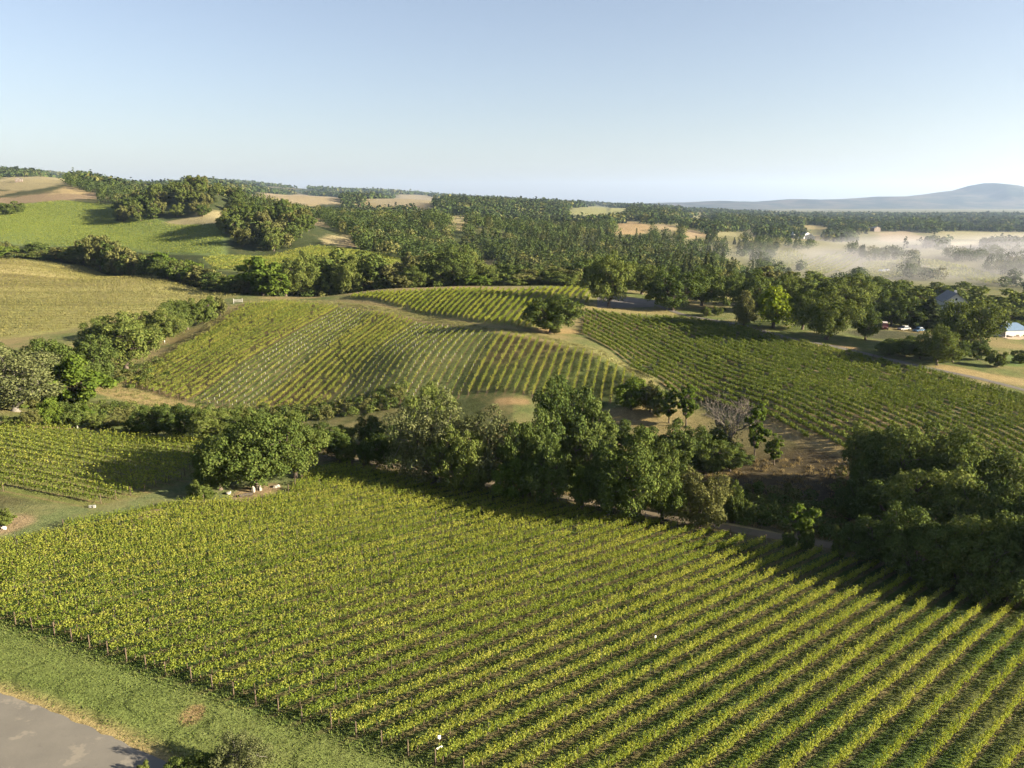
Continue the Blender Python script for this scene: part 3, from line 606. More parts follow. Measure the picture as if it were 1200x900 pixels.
def vine_geo(P, u, n, pr, vig):
    """leaves and stems of the vines standing at P (k,3); pr: plant pitch, shoots, leaves, leaf size, cordon height, shoot length, half width"""
    k = len(P); sh, lv, ls, ch, sl_, hw = pr['shoots'], pr['leaves'], pr['size'], pr['cordon'], pr['len'], pr['half']
    S = P[:, None, :] + 0.0 * np.zeros((k, sh, 3))
    off = (np.linspace(-.5, .5, sh)[None] + rng.uniform(-.5, .5, (k, sh)) / sh) * pr['pitch'] * pr.get('bunch', 1.)
    lat = rng.normal(0, hw * .4, (k, sh)); ln = sl_ * rng.uniform(.55, 1.2, (k, sh)) * vig[:, None]
    S = S + off[..., None] * u[None, None] + lat[..., None] * n[None, None]; S[..., 2] += ch + rng.normal(0, .05, (k, sh))
    q = (np.arange(lv)[None, None] + rng.uniform(0, 1, (k, sh, lv))) / lv
    lean = rng.normal(0, .22, (k, sh, 1, 3)); lean[..., 2] = 0
    L = S[:, :, None, :] + q[..., None] * ln[:, :, None, None] * (np.array([0, 0, 1.]) + lean) + rng.normal(0, hw * .45, (k, sh, lv, 3)) * np.array([1, 1, .5])
    L = L.reshape(-1, 3)
    keep = rng.uniform(size=len(L)) < np.repeat(np.clip(vig, .25, 1), sh * lv)
    L = L[keep]; qq = q.reshape(-1)[keep]
    return leaf_quads(L, ls * (1.1 - .35 * qq), nrm=np.array([.1, -.1, .25]))
def build_block(b, pr, name, label_fn, group, mat, order, margin=.6, posts=6.0, ends=True, tubes=None, phys_rows=None, stuff=False):
    d = sdist  # (rows that nothing of the photograph shows are left out)
    ks = [phase(b, *p) for p in b.poly]; rows = []
    for k in range(int(math.floor(min(ks))), int(math.ceil(max(ks))) + 1):
        base, runs = row_runs(b, k, margin)
        for t0, t1 in runs:
            kk = max(4, int((t1 - t0) / 2)); tt = np.linspace(t0, t1, kk); Q = base + b.u * tt[:, None]; Q3 = np.column_stack([Q, np.zeros(kk) + hz(*Q[kk // 2])])
            iv = in_view(Q3)
            if iv.sum() < 2: continue
            t0_, t1_ = tt[max(0, np.argmax(iv) - 3)], tt[min(kk - 1, kk - 1 - np.argmax(iv[::-1]) + 3)]
            rows.append((k, base, t0_, t1_, t0_ == t0, t1_ == t1))
    rows.sort(key=lambda r: order * r[0])
    u3 = np.array([*b.u, 0.]); n3 = np.array([*b.n, 0.]); G_all = Geo() if stuff else None; count = 0
    for i, (k, base, t0, t1, e0, e1) in enumerate(rows):
        t = np.arange(t0 + pr['pitch'] * .5, t1, pr['pitch']); t = t + rng.uniform(-.12, .12, len(t)) * pr['pitch']
        if len(t) < 2: continue
        xy = base + b.u * t[:, None] + b.n * rng.normal(0, .05, (len(t), 1)); z = height(xy[:, 0], xy[:, 1]); P = np.column_stack([xy, z])
        # vigour drifts over the field; some vines are missing
        vig = np.clip(pr.get('vig', 1.) * (1 + .28 * fbm(xy[:, 0] / 14, xy[:, 1] / 14, 31, 3) + .25 * fbm(xy[:, 0] / 3, xy[:, 1] / 3, 32, 2)) + rng.normal(0, .08, len(t)), .45, 1.2)
        live = rng.uniform(size=len(t)) > pr.get('miss', .05) + pr.get('clump', .12) * (fbm(xy[:, 0] / 8, xy[:, 1] / 8, 35, 2) < -.5)
        band = tubes is not None and any(a <= k <= c for a, c in tubes)
        p2 = pr
        if band: vig *= .68; p2 = dict(pr, shoots=5, leaves=6, len=pr['len'] * .8, bunch=.7)
        Pl, vl = P[live], vig[live]
        if len(Pl) < 2: continue
        org = np.array([*(base + b.u * t0), 0.]); org[2] = hz(org[0], org[1])
        V, F = vine_geo(Pl, u3, n3, p2, vl)
        if stuff: G_all.add(V, F, 0); continue
        g = Geo(); g.add(V - org, F, 0)
        if pr.get('stems'):
            for p in Pl - org:
                j = rng.normal(0, .04, 4); TV, TF = tube_np([p + (0, 0, -.05), p + (j[0], j[1], .4), p + (j[2], j[3], pr['cordon'] + .1)], [.045, .035, .03], 4); g.add(TV, TF, 1)
        root = empty('vine_row', tuple(org)); count += 1
        tag(root, label_fn(i, len(rows), band), 'vine row', group)
        link('vines', g.mesh('vines', [mat, M_WOOD]), root)
        if posts:
            for tp in np.arange(t0 + posts * .9, t1 - 2, posts):
                q = base + b.u * tp; o = link('post', ME_POST, root, (q[0] - org[0], q[1] - org[1], hz(*q) - org[2]), rng.uniform(0, 3)); o.rotation_euler[0] = rng.normal(0, .03); o.rotation_euler[1] = rng.normal(0, .03)
        if ends:
            for tp, e in ((t0 - .25, e0), (t1 + .25, e1)):
                if e: q = base + b.u * tp; link('end_post', ME_END, root, (q[0] - org[0], q[1] - org[1], hz(*q) - org[2]), rng.uniform(0, 3))
        if band:
            tub = np.arange(t0 + 1, t1, 2.3); sel = rng.uniform(size=len(tub)) < .55
            for tp in tub[sel]:
                q = base + b.u * (tp + rng.normal(0, .15)); link('grow_tube', ME_TUBE, root, (q[0] - org[0], q[1] - org[1], hz(*q) - org[2]), rng.uniform(0, 3))
    if stuff: return G_all
    print(name, 'rows', count)
def lab(fmt):
    return lambda i, n, band: fmt.format(o=ordinal(i + 1), extra='')
NEARP = dict(pitch=1.2, shoots=12, leaves=11, size=.165, cordon=.55, len=.98, half=.20, stems=True, miss=.0, clump=.03)
build_block(B_NEAR, NEARP, 'near', lab('vine row on stakes in the near field, {o} from its lower right corner'), 'vine rows of the near field', M_VINE, 1, margin=.3, posts=6.2)
build_block(B_LEFT, dict(NEARP, size=.25, shoots=6, leaves=6), 'left', lab('yellow-green vine row left of the oak clump, {o} from the grass lane'), 'vine rows of the left field', M_VINE, 1, posts=8)
HILLP = dict(pitch=1.3, shoots=8, leaves=8, size=.25, cordon=.45, len=.95, half=.18, vig=1., miss=.06)
def hill_label(i, n, band): return ('sparse vine row with white tubes on the round hill, {0} from its right end' if band else 'green vine row climbing the round hill, {0} from its right end').format(ordinal(i + 1))
build_block(B_HILL, HILLP, 'hill', hill_label, 'vine rows on the round hill', M_VINE2, 1, posts=0, tubes=BANDS)
build_block(B_STRIP, dict(HILLP, size=.36), 'strip', lab('yellow-green vine row behind the hill crest road, {o} from the right'), 'vine rows behind the crest road', M_VINE, 1, posts=0)
build_block(B_RIGHT, dict(HILLP, pitch=1.7, leaves=11, shoots=12, size=.26, cordon=.4, len=.95, half=.19, vig=1.05, miss=.07, bunch=.78), 'right', lab('bushy green vine row on the right slope, {o} from the hill foot'), 'vine rows of the right slope', M_VINER, 1, posts=0)
build_block(B_TAN, dict(pitch=2.0, shoots=4, leaves=4, size=.38, cordon=.5, len=.8, half=.2, vig=.9, miss=.12), 'tan', lab('thin pale vine row across the tan field, {o} from its near edge'), 'vine rows of the tan field', M_VINE3, 1, posts=0, ends=False)
build_block(B_SMALL, dict(pitch=2.2, shoots=4, leaves=4, size=.6, cordon=.6, len=1., half=.3), 'small', lab('green vine row of the small field below the wooded knoll, {o} from the right'), 'vine rows of the small field', M_VINE2, 1, posts=0, ends=False)
gs = build_block(B_FAR, dict(pitch=2.6, shoots=4, leaves=3, size=.5, cordon=.4, len=.8, half=.3), 'far', None, None, M_VINE2, 1, stuff=True)
far_rows = link('vineyard', gs.mesh('vineyard', [M_VINE2])); tag(far_rows, 'distant green vineyard covering the long slope at the far left', 'vineyard', kind='stuff')
# far vineyards in the misty valley
gs = Geo()
for pl, (ang, sp) in zip([GP(p) for p in ([(905, 300), (925, 290), (945, 300), (930, 312), (900, 318)], [(940, 305), (990, 295), (1010, 305), (970, 322), (945, 322)], [(1012, 308), (1062, 305), (1058, 325), (1015, 328)], [(1070, 305), (1100, 305), (1180, 325), (1165, 335), (1110, 322)])], ((115, 7), (60, 7), (110, 7), (125, 7))):
    bb = mkblock(pl, ang, sp, pl.mean(0)); q = build_block(bb, dict(pitch=6, shoots=3, leaves=3, size=2., cordon=.4, len=1.4, half=.8), 'valley', None, None, M_VINE2, 1, stuff=True)
    if q.V: gs.add(np.concatenate(q.V), np.concatenate(q.F))
if gs.V: tag(link('valley_vineyard', gs.mesh('valley_vineyard', [M_VINE2])), 'striped vineyards under the mist in the valley', 'vineyard', kind='stuff')
print('vines ok')
# ------------------------------------------------------------------ trees
M_BARK = plain('bark', (.085, .068, .052), .95, .4, 3)
M_BARKG = plain('grey_bark', (.12, .11, .095), .95, .35, 4)
def lm(name, a, b, c, t=.18, tc=None, sp=1.): return leaf_material(name, [a, b, c], t, tc, sp)
M_OAK = lm('oak_leaves', (.042, .065, .016), (.078, .103, .025), (.13, .146, .039))
M_OAKD = lm('dark_oak_leaves', (.033, .053, .014), (.06, .085, .022), (.102, .124, .034))
M_GREY = lm('grey_oak_leaves', (.052, .063, .025), (.084, .096, .038), (.13, .136, .058))
M_BRIGHT = lm('bright_leaves', (.05, .085, .014), (.085, .125, .02), (.13, .165, .03), .35)
M_LIME = lm('lime_leaves', (.10, .15, .015), (.16, .21, .02), (.22, .25, .03), .4)
M_OLIVE = lm('olive_leaves', (.06, .07, .022), (.10, .105, .034), (.14, .135, .05))
M_CON = lm('conifer_needles', (.026, .04, .016), (.045, .06, .022), (.085, .092, .034), .12)
M_YEL = lm('yellow_leaves', (.14, .13, .02), (.22, .19, .03), (.28, .23, .05), .35)
def bend(p0, p1, k=6, sag=.12, rs=None):
    rs = rs or rng; p0, p1 = np.array(p0, float), np.array(p1, float); L = np.linalg.norm(p1 - p0); t = np.linspace(0, 1, k)[:, None]
    P = p0 * (1 - t) + p1 * t; P[1:-1] += rs.normal(0, sag * L * .35, (k - 2, 3)) * np.array([1, 1, .6]); P[:, 2] += np.sin(t[:, 0] * math.pi) * L * sag * .6
    return P
def lobes_broad(rs, n, H, W, flat=.5, low=.1):
    """centres and radii of the leaf masses of a broad crown that hangs down to low * H"""
    c = []; ph = rs.uniform(0, 6.28, 4)
    for t in range(n * 60):
        if len(c) >= n: break
        d = rs.normal(size=3); d[2] = d[2] * .9 + .15; d /= np.linalg.norm(d)
        az = math.atan2(d[1], d[0]); lump = 1 + .20 * math.sin(2 * az + ph[0]) + .17 * math.sin(3 * az + ph[1] + 2 * d[2]) + .13 * math.sin(5 * d[2] + ph[2] + az)
        q = rs.uniform(.45, 1.) * lump
        if d[2] < 0: p = np.array([d[0] * q * W * .42, d[1] * q * W * .42, H * (low + .12 + (.36 - low * .6) * (1 + d[2]))])
        else: p = np.array([d[0] * q * W * .42, d[1] * q * W * .42, H * (.48 + .41 * d[2] * q)])
        r = W * rs.uniform(.07, .15)
        if p[2] - .7 * r < H * low * .6: p[2] = H * low * .6 + .7 * r
        if all(np.linalg.norm((p - b[0]) * (1, 1, 1.2)) > .76 * (r + b[1]) for b in c): c.append((p, r))
    return c
def crown_leaves(rs, lobes, total, size, up=.45, squash=.8, ctr=None, fill=.12):
    w = np.array([l[1] ** 2 for l in lobes]); cnt = (total * w / w.sum()).astype(int); P, Nn = [], []
    for (c, r), k in zip(lobes, cnt):
        d = rs.normal(size=(k, 3)); d[:, 2] += up; d /= np.linalg.norm(d, axis=1)[:, None]
        # leaf sprays: the lobe's own surface is lumpy
        ph = rs.uniform(0, 6.28, 6); lump = 1 + .16 * np.sin(d[:, 0] * 5 + ph[0]) * np.sin(d[:, 1] * 5 + ph[1]) + .12 * np.sin(d[:, 2] * 7 + ph[2] + d[:, 0] * 4)
        q = (1 - np.abs(rs.normal(0, .22, k))).clip(.1, 1.1) * lump
        far = rs.uniform(size=k) < .12; q = np.where(far, q * rs.uniform(1.0, 1.42, k), q)
        p = c + d * (q * r)[:, None] * np.array([1, 1, squash]); P.append(p); Nn.append(d)
    P = np.concatenate(P); Nn = np.concatenate(Nn)
    return leaf_quads(P, size, Nn * .9 + np.array([0, 0, .25]), rs)
def wood_broad(rs, lobes, H, W, fork=.2, r0=None, sides=7, limbs=7):
    g = Geo(); r0 = r0 or W * .032; f = np.array([rs.normal(0, W * .02), rs.normal(0, W * .02), H * fork])
    V, F = tube_np(np.vstack([[(0, 0, -.4)], bend((0, 0, 0), f, 5, .08, rs)]), [r0 * 1.9, r0 * 1.5, r0 * 1.1, r0, r0 * .95, r0 * .9], sides); g.add(V, F)
    order = sorted(range(len(lobes)), key=lambda i: -lobes[i][1]); main = []
    for i in order:
        c = lobes[i][0]
        if len(main) < limbs:
            e = f + (c - f) * .92; P = bend(f, e, 6, .14, rs); main.append(P); V, F = tube_np(P, np.linspace(r0 * .62, r0 * .18, 6), 5); g.add(V, F)
        else:
            m = min(main, key=lambda Q: np.linalg.norm(Q[3] - c)); s = m[rs.integers(2, 5)]; P = bend(s, s + (c - s) * .9, 5, .12, rs); V, F = tube_np(P, np.linspace(r0 * .3, r0 * .09, 5), 4); g.add(V, F)
    return g
class Proto: pass
def proto_broad(seed, H, W, nl, leaves, size, mat, bark=None, fork=.2, low=.2, up=.45, squash=.8, r0=None, limbs=7):
    rs = np.random.default_rng(seed); p = Proto(); p.H, p.W = H, W; lb = lobes_broad(rs, nl, H, W, low=low)
    V, F = crown_leaves(rs, lb, leaves, size, up, squash); z1 = np.percentile(V[:, 2], 99.3)
    g = Geo(); g.add(V * np.array([1, 1, 1]), F); p.crown = g.mesh('crown', mat); p.H = z1; p.W = np.percentile(np.abs(V[:, :2]), 98.5) * 2
    p.trunk = wood_broad(rs, lb, H, W, fork, r0, limbs=limbs).mesh('trunk', bark or M_BARK, smooth=True); return p
def proto_conifer(seed, H, W, leaves, size, mat):
    rs = np.random.default_rng(seed); p = Proto(); P, Nn = [], []; lev = 20; off = rs.uniform(.7, 1.3, lev)
    for i in range(lev):
        t = (i + .3) / lev; z = H * (.1 + .9 * t); R0 = W * .5 * (1 - t) ** .8 * off[i] + .15; nb = int(6 + 5 * (1 - t)); a0 = rs.uniform(0, 6.28)
        for b in range(nb):
            a = a0 + b * 6.283 / nb + rs.normal(0, .2); L = R0 * rs.uniform(.65, 1.15); k = max(3, int(leaves / lev * (.35 + 1.3 * (1 - t)) / nb)); q = rs.uniform(.15, 1, k) ** .7
            pp = np.stack([np.cos(a) * q * L, np.sin(a) * q * L, z - q * q * L * .38 + .1 * L * q], 1) + rs.normal(0, .14 + .05 * L, (k, 3)); P.append(pp); Nn.append(np.tile([math.cos(a) * .5, math.sin(a) * .5, .6], (k, 1)))
    V, F = leaf_quads(np.concatenate(P), size, np.concatenate(Nn), rs); g = Geo(); g.add(V, F); p.crown = g.mesh('crown', mat); p.H = H * .99; p.W = W
    g = Geo(); V, F = tube_np([(0, 0, -.4), (0, 0, H * .3), (0, 0, H * .7), (0, 0, H * .97)], [W * .06, W * .045, W * .025, .02], 6); g.add(V, F); p.trunk = g.mesh('trunk', M_BARK, smooth=True); return p
def proto_fountain(seed, H, W, leaves, size, mat):
    """arching leafy rods from a short trunk"""
    rs = np.random.default_rng(seed); p = Proto(); P, Nn = [], []; g = Geo(); V, F = tube_np([(0, 0, -.3), (0, 0, H * .15), (0, 0, H * .3)], [.3, .24, .2], 7); g.add(V, F)
    for i in range(70):
        a = rs.uniform(0, 6.28); q = rs.uniform(.15, 1); L = W * .5 * q; t = np.linspace(0, 1, 9); b0 = .10
        X = np.stack([np.cos(a) * L * t ** .9, np.sin(a) * L * t ** .9, H * b0 + H * .88 * (1.05 - .45 * q) * (1 - (1 - t) ** 2) - H * .5 * q * t ** 4], 1)
        V, F = tube_np(X, np.linspace(.06, .015, 9), 3); g.add(V, F); k = leaves // 70; tt = rs.uniform(.12, 1, k); pp = np.stack([np.interp(tt, t, X[:, j]) for j in range(3)], 1) + rs.normal(0, .28, (k, 3)); P.append(pp); Nn.append(np.tile([math.cos(a) * .4, math.sin(a) * .4, .6], (k, 1)))
    V, F = leaf_quads(np.concatenate(P), size, np.concatenate(Nn), rs); g2 = Geo(); g2.add(V, F); p.crown = g2.mesh('crown', mat); p.trunk = g.mesh('trunk', M_BARK); p.H = np.percentile(V[:, 2], 99); p.W = W; return p
PR = {}
for i in range(4): PR['oak', i] = proto_broad(100 + i, 12, 15, 62 + 4 * i, 17000, .33, M_OAK, fork=.12, low=.04 + .03 * (i % 2))
for i in range(4): PR['dark', i] = proto_broad(120 + i, 13, 14, 64, 17000, .33, M_OAKD, fork=.1, low=.0)
for i in range(2): PR['grey', i] = proto_broad(140 + i, 12, 14, 66, 12500, .29, M_GREY, M_BARKG, fork=.1, up=.3, low=.02)
for i in range(3): PR['bush', i] = proto_broad(150 + i, 6, 7.5, 44, 7000, .27, M_OAK, fork=.08, low=.0, up=.3)
for i in range(2): PR['bright', i] = proto_broad(160 + i, 6, 6.5, 40, 7000, .27, M_BRIGHT, fork=.1, low=.02, up=.4)
for i in range(2): PR['olive', i] = proto_broad(170 + i, 8, 8.5, 46, 7500, .30, M_OLIVE, low=.02)
PR['round', 0] = proto_broad(180, 9, 10, 90, 17000, .24, M_OLIVE, low=.0, up=.25)
PR['lime', 0] = proto_fountain(190, 7, 8, 9000, .33, M_LIME); PR['yellow', 0] = proto_broad(192, 5, 6, 20, 3500, .35, M_YEL, low=.05)
for i in range(2): PR['slim', i] = proto_broad(195 + i, 9, 3.6, 40, 5000, .26, M_BRIGHT, fork=.15, low=.08)
PR['sapling', 0] = proto_broad(198, 6.5, 4.2, 16, 3600, .24, M_BRIGHT, fork=.3, low=.26)
for i in range(4): PR['midoak', i] = proto_broad(200 + i, 12, 13, 44, 4200, .58, M_OAK, limbs=5, fork=.1, low=.0)
for i in range(3): PR['middark', i] = proto_broad(210 + i, 13, 12, 44, 4200, .58, M_OAKD, limbs=5, low=.0)
for i in range(3): PR['midolive', i] = proto_broad(220 + i, 10, 11, 36, 3600, .56, M_OLIVE, limbs=5, low=.0)
for i in range(2): PR['midbright', i] = proto_broad(225 + i, 8, 7, 36, 3000, .5, M_BRIGHT, limbs=4, low=.0)
for i in range(4): PR['conifer', i] = proto_conifer(230 + i, 24, 8.5, 3600, .75, M_CON)
KINDS_N = {}
for k, i in PR: KINDS_N[k] = max(KINDS_N.get(k, 0), i + 1)
_cyc = {}
def plant(kind, x, y, H, W, name, label, cat='tree', group=None, rz=None, idx=None, z=None):
    if idx is None: idx = _cyc.get(kind, 0); _cyc[kind] = (idx + 1) % KINDS_N[kind]
    p = PR[kind, idx]; r = empty(name, (x, y, hz(x, y) - .05 if z is None else z), rng.uniform(0, 6.28) if rz is None else rz, (W / p.W, W / p.W, H / p.H))
    tag(r, label, cat, group); link('trunk', p.trunk, r); link('crown', p.crown, r); return r
def spot(px, base=None, D=None):
    if D is None: g = G(px, base); return g.x, g.y
    return (px - 600) / FOC * (.975 * D + 10), D
def place(kind, px, Wpx, top, base=None, D=None, name='oak_tree', label='', cat='tree', group=None, idx=None):
    x, y = spot(px, base, D)
    for _ in range(2):
        z = hz(x, y); d = y * math.cos(PITCH) + (CAM_Z - z) * math.sin(PITCH); x = (px - 600) / FOC * d
    z = hz(x, y); d = y * math.cos(PITCH) + (CAM_Z - z) * math.sin(PITCH); W = Wpx / FOC * d
    yt = y + W * .12; a, f, v = ray(px, top); H = max(1.2, CAM_Z + yt * v / f - z)
    return plant(kind, x, y, H, W, name, label, cat, group, idx=idx)
T = place
# -- the oak clump in the near field
T('dark', 258, 72, 508, 574, label='darkest oak of the field clump, at its left end', group='oaks in the near field')
T('oak', 303, 112, 486, 574, label='broad oak in the middle of the field clump, stones at its foot', group='oaks in the near field')
T('oak', 346, 74, 484, 560, label='lighter oak at the right end of the field clump', group='oaks in the near field')
T('oak', 310, 70, 480, 553, label='oak at the back of the field clump', group='oaks in the near field')
T('bush', 234, 30, 562, 584, name='shrub', cat='shrub', label='low round shrub at the left foot of the field oak clump')
T('bush', 246, 16, 572, 584, name='shrub', cat='shrub', label='tiny shrub between the field oaks and the low shrub')
T('bush', 8, 22, 597, 615, name='shrub', cat='shrub', label='yellowish round bush on a bare patch at the left edge', idx=1)
# -- trees of the creek at the left
L_ = 'creek trees left of the round hill'
for k, px, W, top, base, lb in (
    ('grey', 18, 118, 400, 482, 'large grey-green oak at the left edge by the creek'), ('bright', 86, 76, 415, 478, 'bright green rounded tree in front of the creek oaks'), ('oak', -30, 110, 398, 470, 'oak cut by the left edge beside the grey-green oak'),
    ('oak', 52, 90, 396, 458, 'broad oak behind the bright green creek tree'), ('dark', 112, 60, 392, 450, 'dark oak between the bright tree and the hill corner'), ('oak', 148, 84, 366, 432, 'large oak beside the hill corner below the tan field'),
    ('oak', 182, 62, 362, 404, 'oak at the lower left margin of the round hill'), ('oak', 220, 46, 350, 386, 'oak near the top of the left hill margin'), ('dark', 203, 50, 354, 394, 'dark oak halfway up the left margin of the round hill'), ('bush', 240, 34, 347, 379, 'round tree standing alone near the top of the hill margin'),
    ('oak', 128, 60, 372, 424, 'oak behind the large oak below the tan field'), ('midolive', 258, 22, 348, 370, 'small pale tree beside the round one at the hill margin'), ('dark', 74, 60, 402, 452, 'dark oak in the gap behind the bright green tree')):
    T(k, px, W, top, base, label=lb, group=L_)
for k, px, W, top, base, lb in (
    ('olive', 36, 22, 478, 501, 'small yellowish bush on the bank at the left edge'), ('bright', 60, 34, 470, 499, 'leafy bush right of the yellowish one on the bank'), ('bush', 84, 36, 474, 501, 'dark bush below the bright green creek tree'), ('bright', 98, 20, 474, 494, 'bright upright bush on the creek bank'),
    ('olive', 128, 36, 486, 502, 'low pale bush on the dry creek bank'), ('olive', 146, 30, 480, 498, 'pale bush nearest the hill corner'), ('bush', 112, 30, 484, 502, 'dark low bush right of the bright upright bush'), ('bush', 18, 26, 486, 499, 'dark low bush at the left edge of the bank')):
    T(k, px, W, top, base, name='shrub', cat='shrub', label=lb, group='bushes on the left bank')
for k, px, W, top, base, lb in (
    ('dark', 184, 46, 474, 511, 'first dark tree of the creek hedge from the left'), ('dark', 214, 52, 472, 513, 'second dark tree of the creek hedge from the left'), ('oak', 246, 58, 478, 516, 'third tree of the creek hedge, before the field clump'), ('dark', 276, 44, 486, 519, 'creek hedge tree behind the field clump'), ('bush', 160, 34, 488, 508, 'lowest bush at the left end of the creek hedge'), ('dark', 330, 50, 488, 524, 'dark hedge tree hidden behind the field clump'), ('dark', 372, 40, 494, 524, 'dark hedge tree right behind the field clump'), ('bush', 402, 40, 498, 524, 'low hedge tree in the shade under the hill'), ('dark', 436, 46, 486, 522, 'last dark hedge tree, beside the gully oaks')):
    T(k, px, W, top, base, label=lb, group='creek hedge below the round hill')
# -- the wooded gully behind the near field
g_ = 'gully trees behind the near field'
for k, px, W, top, base, lb in (
    ('bush', 408, 26, 516, 542, 'small shaded tree right of the field oaks'), ('bush', 428, 24, 512, 544, 'second small shaded tree right of the field oaks'), ('dark', 452, 40, 500, 549, 'dark small tree at the left flank of the grey oak'), ('dark', 395, 30, 506, 538, 'shaded bush tree nearest the field oaks'), ('dark', 472, 40, 490, 540, 'dark tree in shade behind the small ones'),
    ('grey', 508, 96, 462, 568, 'tall grey-green oak draped with lichen'), ('grey', 560, 84, 474, 574, 'grey-green oak right of the tallest grey one'), ('oak', 540, 60, 500, 580, 'dark oak in front of the two grey ones'), ('oak', 505, 70, 452, 530, 'oak behind the tall grey-green oak'),
    ('bush', 552, 46, 536, 576, 'rounded bush at the foot of the grey oaks'), ('bright', 603, 52, 534, 588, 'bright leafy bush between grey and dark oaks'),
    ('dark', 655, 92, 440, 572, 'tallest dark oak of the gully'), ('dark', 622, 62, 480, 582, 'dark oak on the left of the tallest'), ('dark', 690, 70, 472, 578, 'dark oak on the right of the tallest'), ('dark', 640, 60, 512, 596, 'dark oak at the track below the tallest'),
    ('oak', 742, 104, 502, 612, 'wide oak right of the tallest dark oak'), ('dark', 712, 62, 520, 604, 'dark oak left of the wide one'), ('oak', 776, 66, 520, 612, 'oak between the wide oak and the round one'), ('bright', 683, 42, 546, 594, 'bright bush at the track edge under dark oaks'),
    ('round', 818, 66, 552, 619, 'smooth round oak beside the track'), ('dark', 800, 60, 490, 560, 'dark oak behind the round one'), ('dark', 768, 56, 500, 556, 'dark oak up the slope behind the wide oak'), ('oak', 826, 58, 512, 556, 'oak in front of the bare tree'), ('bush', 795, 46, 512, 560, 'bush left of the bare tree'), ('dark', 855, 46, 516, 552, 'dark bush under the bare tree'),
    ('slim', 884, 26, 470, 540, 'slim bright tree right of the bare tree'), ('slim', 907, 20, 508, 545, 'shorter slim tree on the dry slope'), ('slim', 804, 26, 448, 500, 'slim tree left of the bare tree'), ('slim', 784, 22, 450, 496, 'slim tree at the foot of the hill'), ('dark', 838, 44, 500, 540, 'dark tree left behind the bare tree'),
    ('bright', 740, 44, 444, 480, 'leafy bush at the lower right foot of the hill'), ('olive', 762, 32, 446, 482, 'pale bush at the hill foot beside the right slope'), ('bush', 772, 26, 452, 488, 'dark bush at the end of the hill crest'), ('dark', 724, 40, 492, 530, 'dark tree below the hill foot'),
    ('bush', 860, 28, 566, 612, 'dark little tree right of the round oak'), ('bush', 876, 22, 590, 612, 'small bush on the shaded slope')):
    T(k, px, W, top, base, label=lb, group=g_)
T('sapling', 937, 32, 588, 640, name='young_tree', label='young bright green tree alone by the track')
for px, W, top, base, lb in ((924, 16, 622, 643, 'dark shrub left of the young tree'), (945, 18, 620, 646, 'dark shrub right of the young tree'), (984, 22, 618, 655, 'dark shrub at the left end of the oak grove')):
    T('bush', px, W, top, base, name='shrub', cat='shrub', label=lb, group='shrubs by the young tree')
# -- the oak grove at the right
g_ = 'oak grove at the right'
for k, px, W, top, base, lb in (
    ('oak', 1066, 124, 494, 590, 'rearmost broad oak of the right grove'), ('oak', 1124, 110, 502, 612, 'second rear oak of the right grove'), ('dark', 1032, 66, 520, 600, 'oak at the rear left corner of the right grove'), ('oak', 1182, 112, 536, 632, 'rear oak of the right grove at the picture edge'),
    ('dark', 1040, 84, 556, 640, 'middle left oak of the right grove'), ('oak', 1098, 110, 546, 655, 'middle oak of the right grove'), ('dark', 1160, 110, 560, 668, 'middle right oak of the right grove'), ('dark', 1215, 100, 560, 680, 'oak of the right grove cut by the picture edge'),
    ('oak', 1016, 70, 500, 578, 'tall oak at the far left of the right grove'), ('dark', 1006, 44, 540, 612, 'dark oak on the left flank of the right grove'), ('dark', 1022, 62, 606, 662, 'front left oak of the right grove'), ('dark', 1068, 92, 592, 678, 'front oak of the right grove beside the track'), ('oak', 1124, 96, 600, 690, 'largest front oak of the right grove'), ('dark', 1180, 104, 596, 704, 'front right oak of the right grove'), ('bush', 1150, 52, 656, 706, 'bush at the front foot of the right grove'), ('bush', 1092, 40, 656, 690, 'small bush at the front foot of the right grove'), ('dark', 1238, 96, 590, 716, 'oak just outside the right edge by the track')):
    T(k, px, W, top, base, label=lb, group=g_)
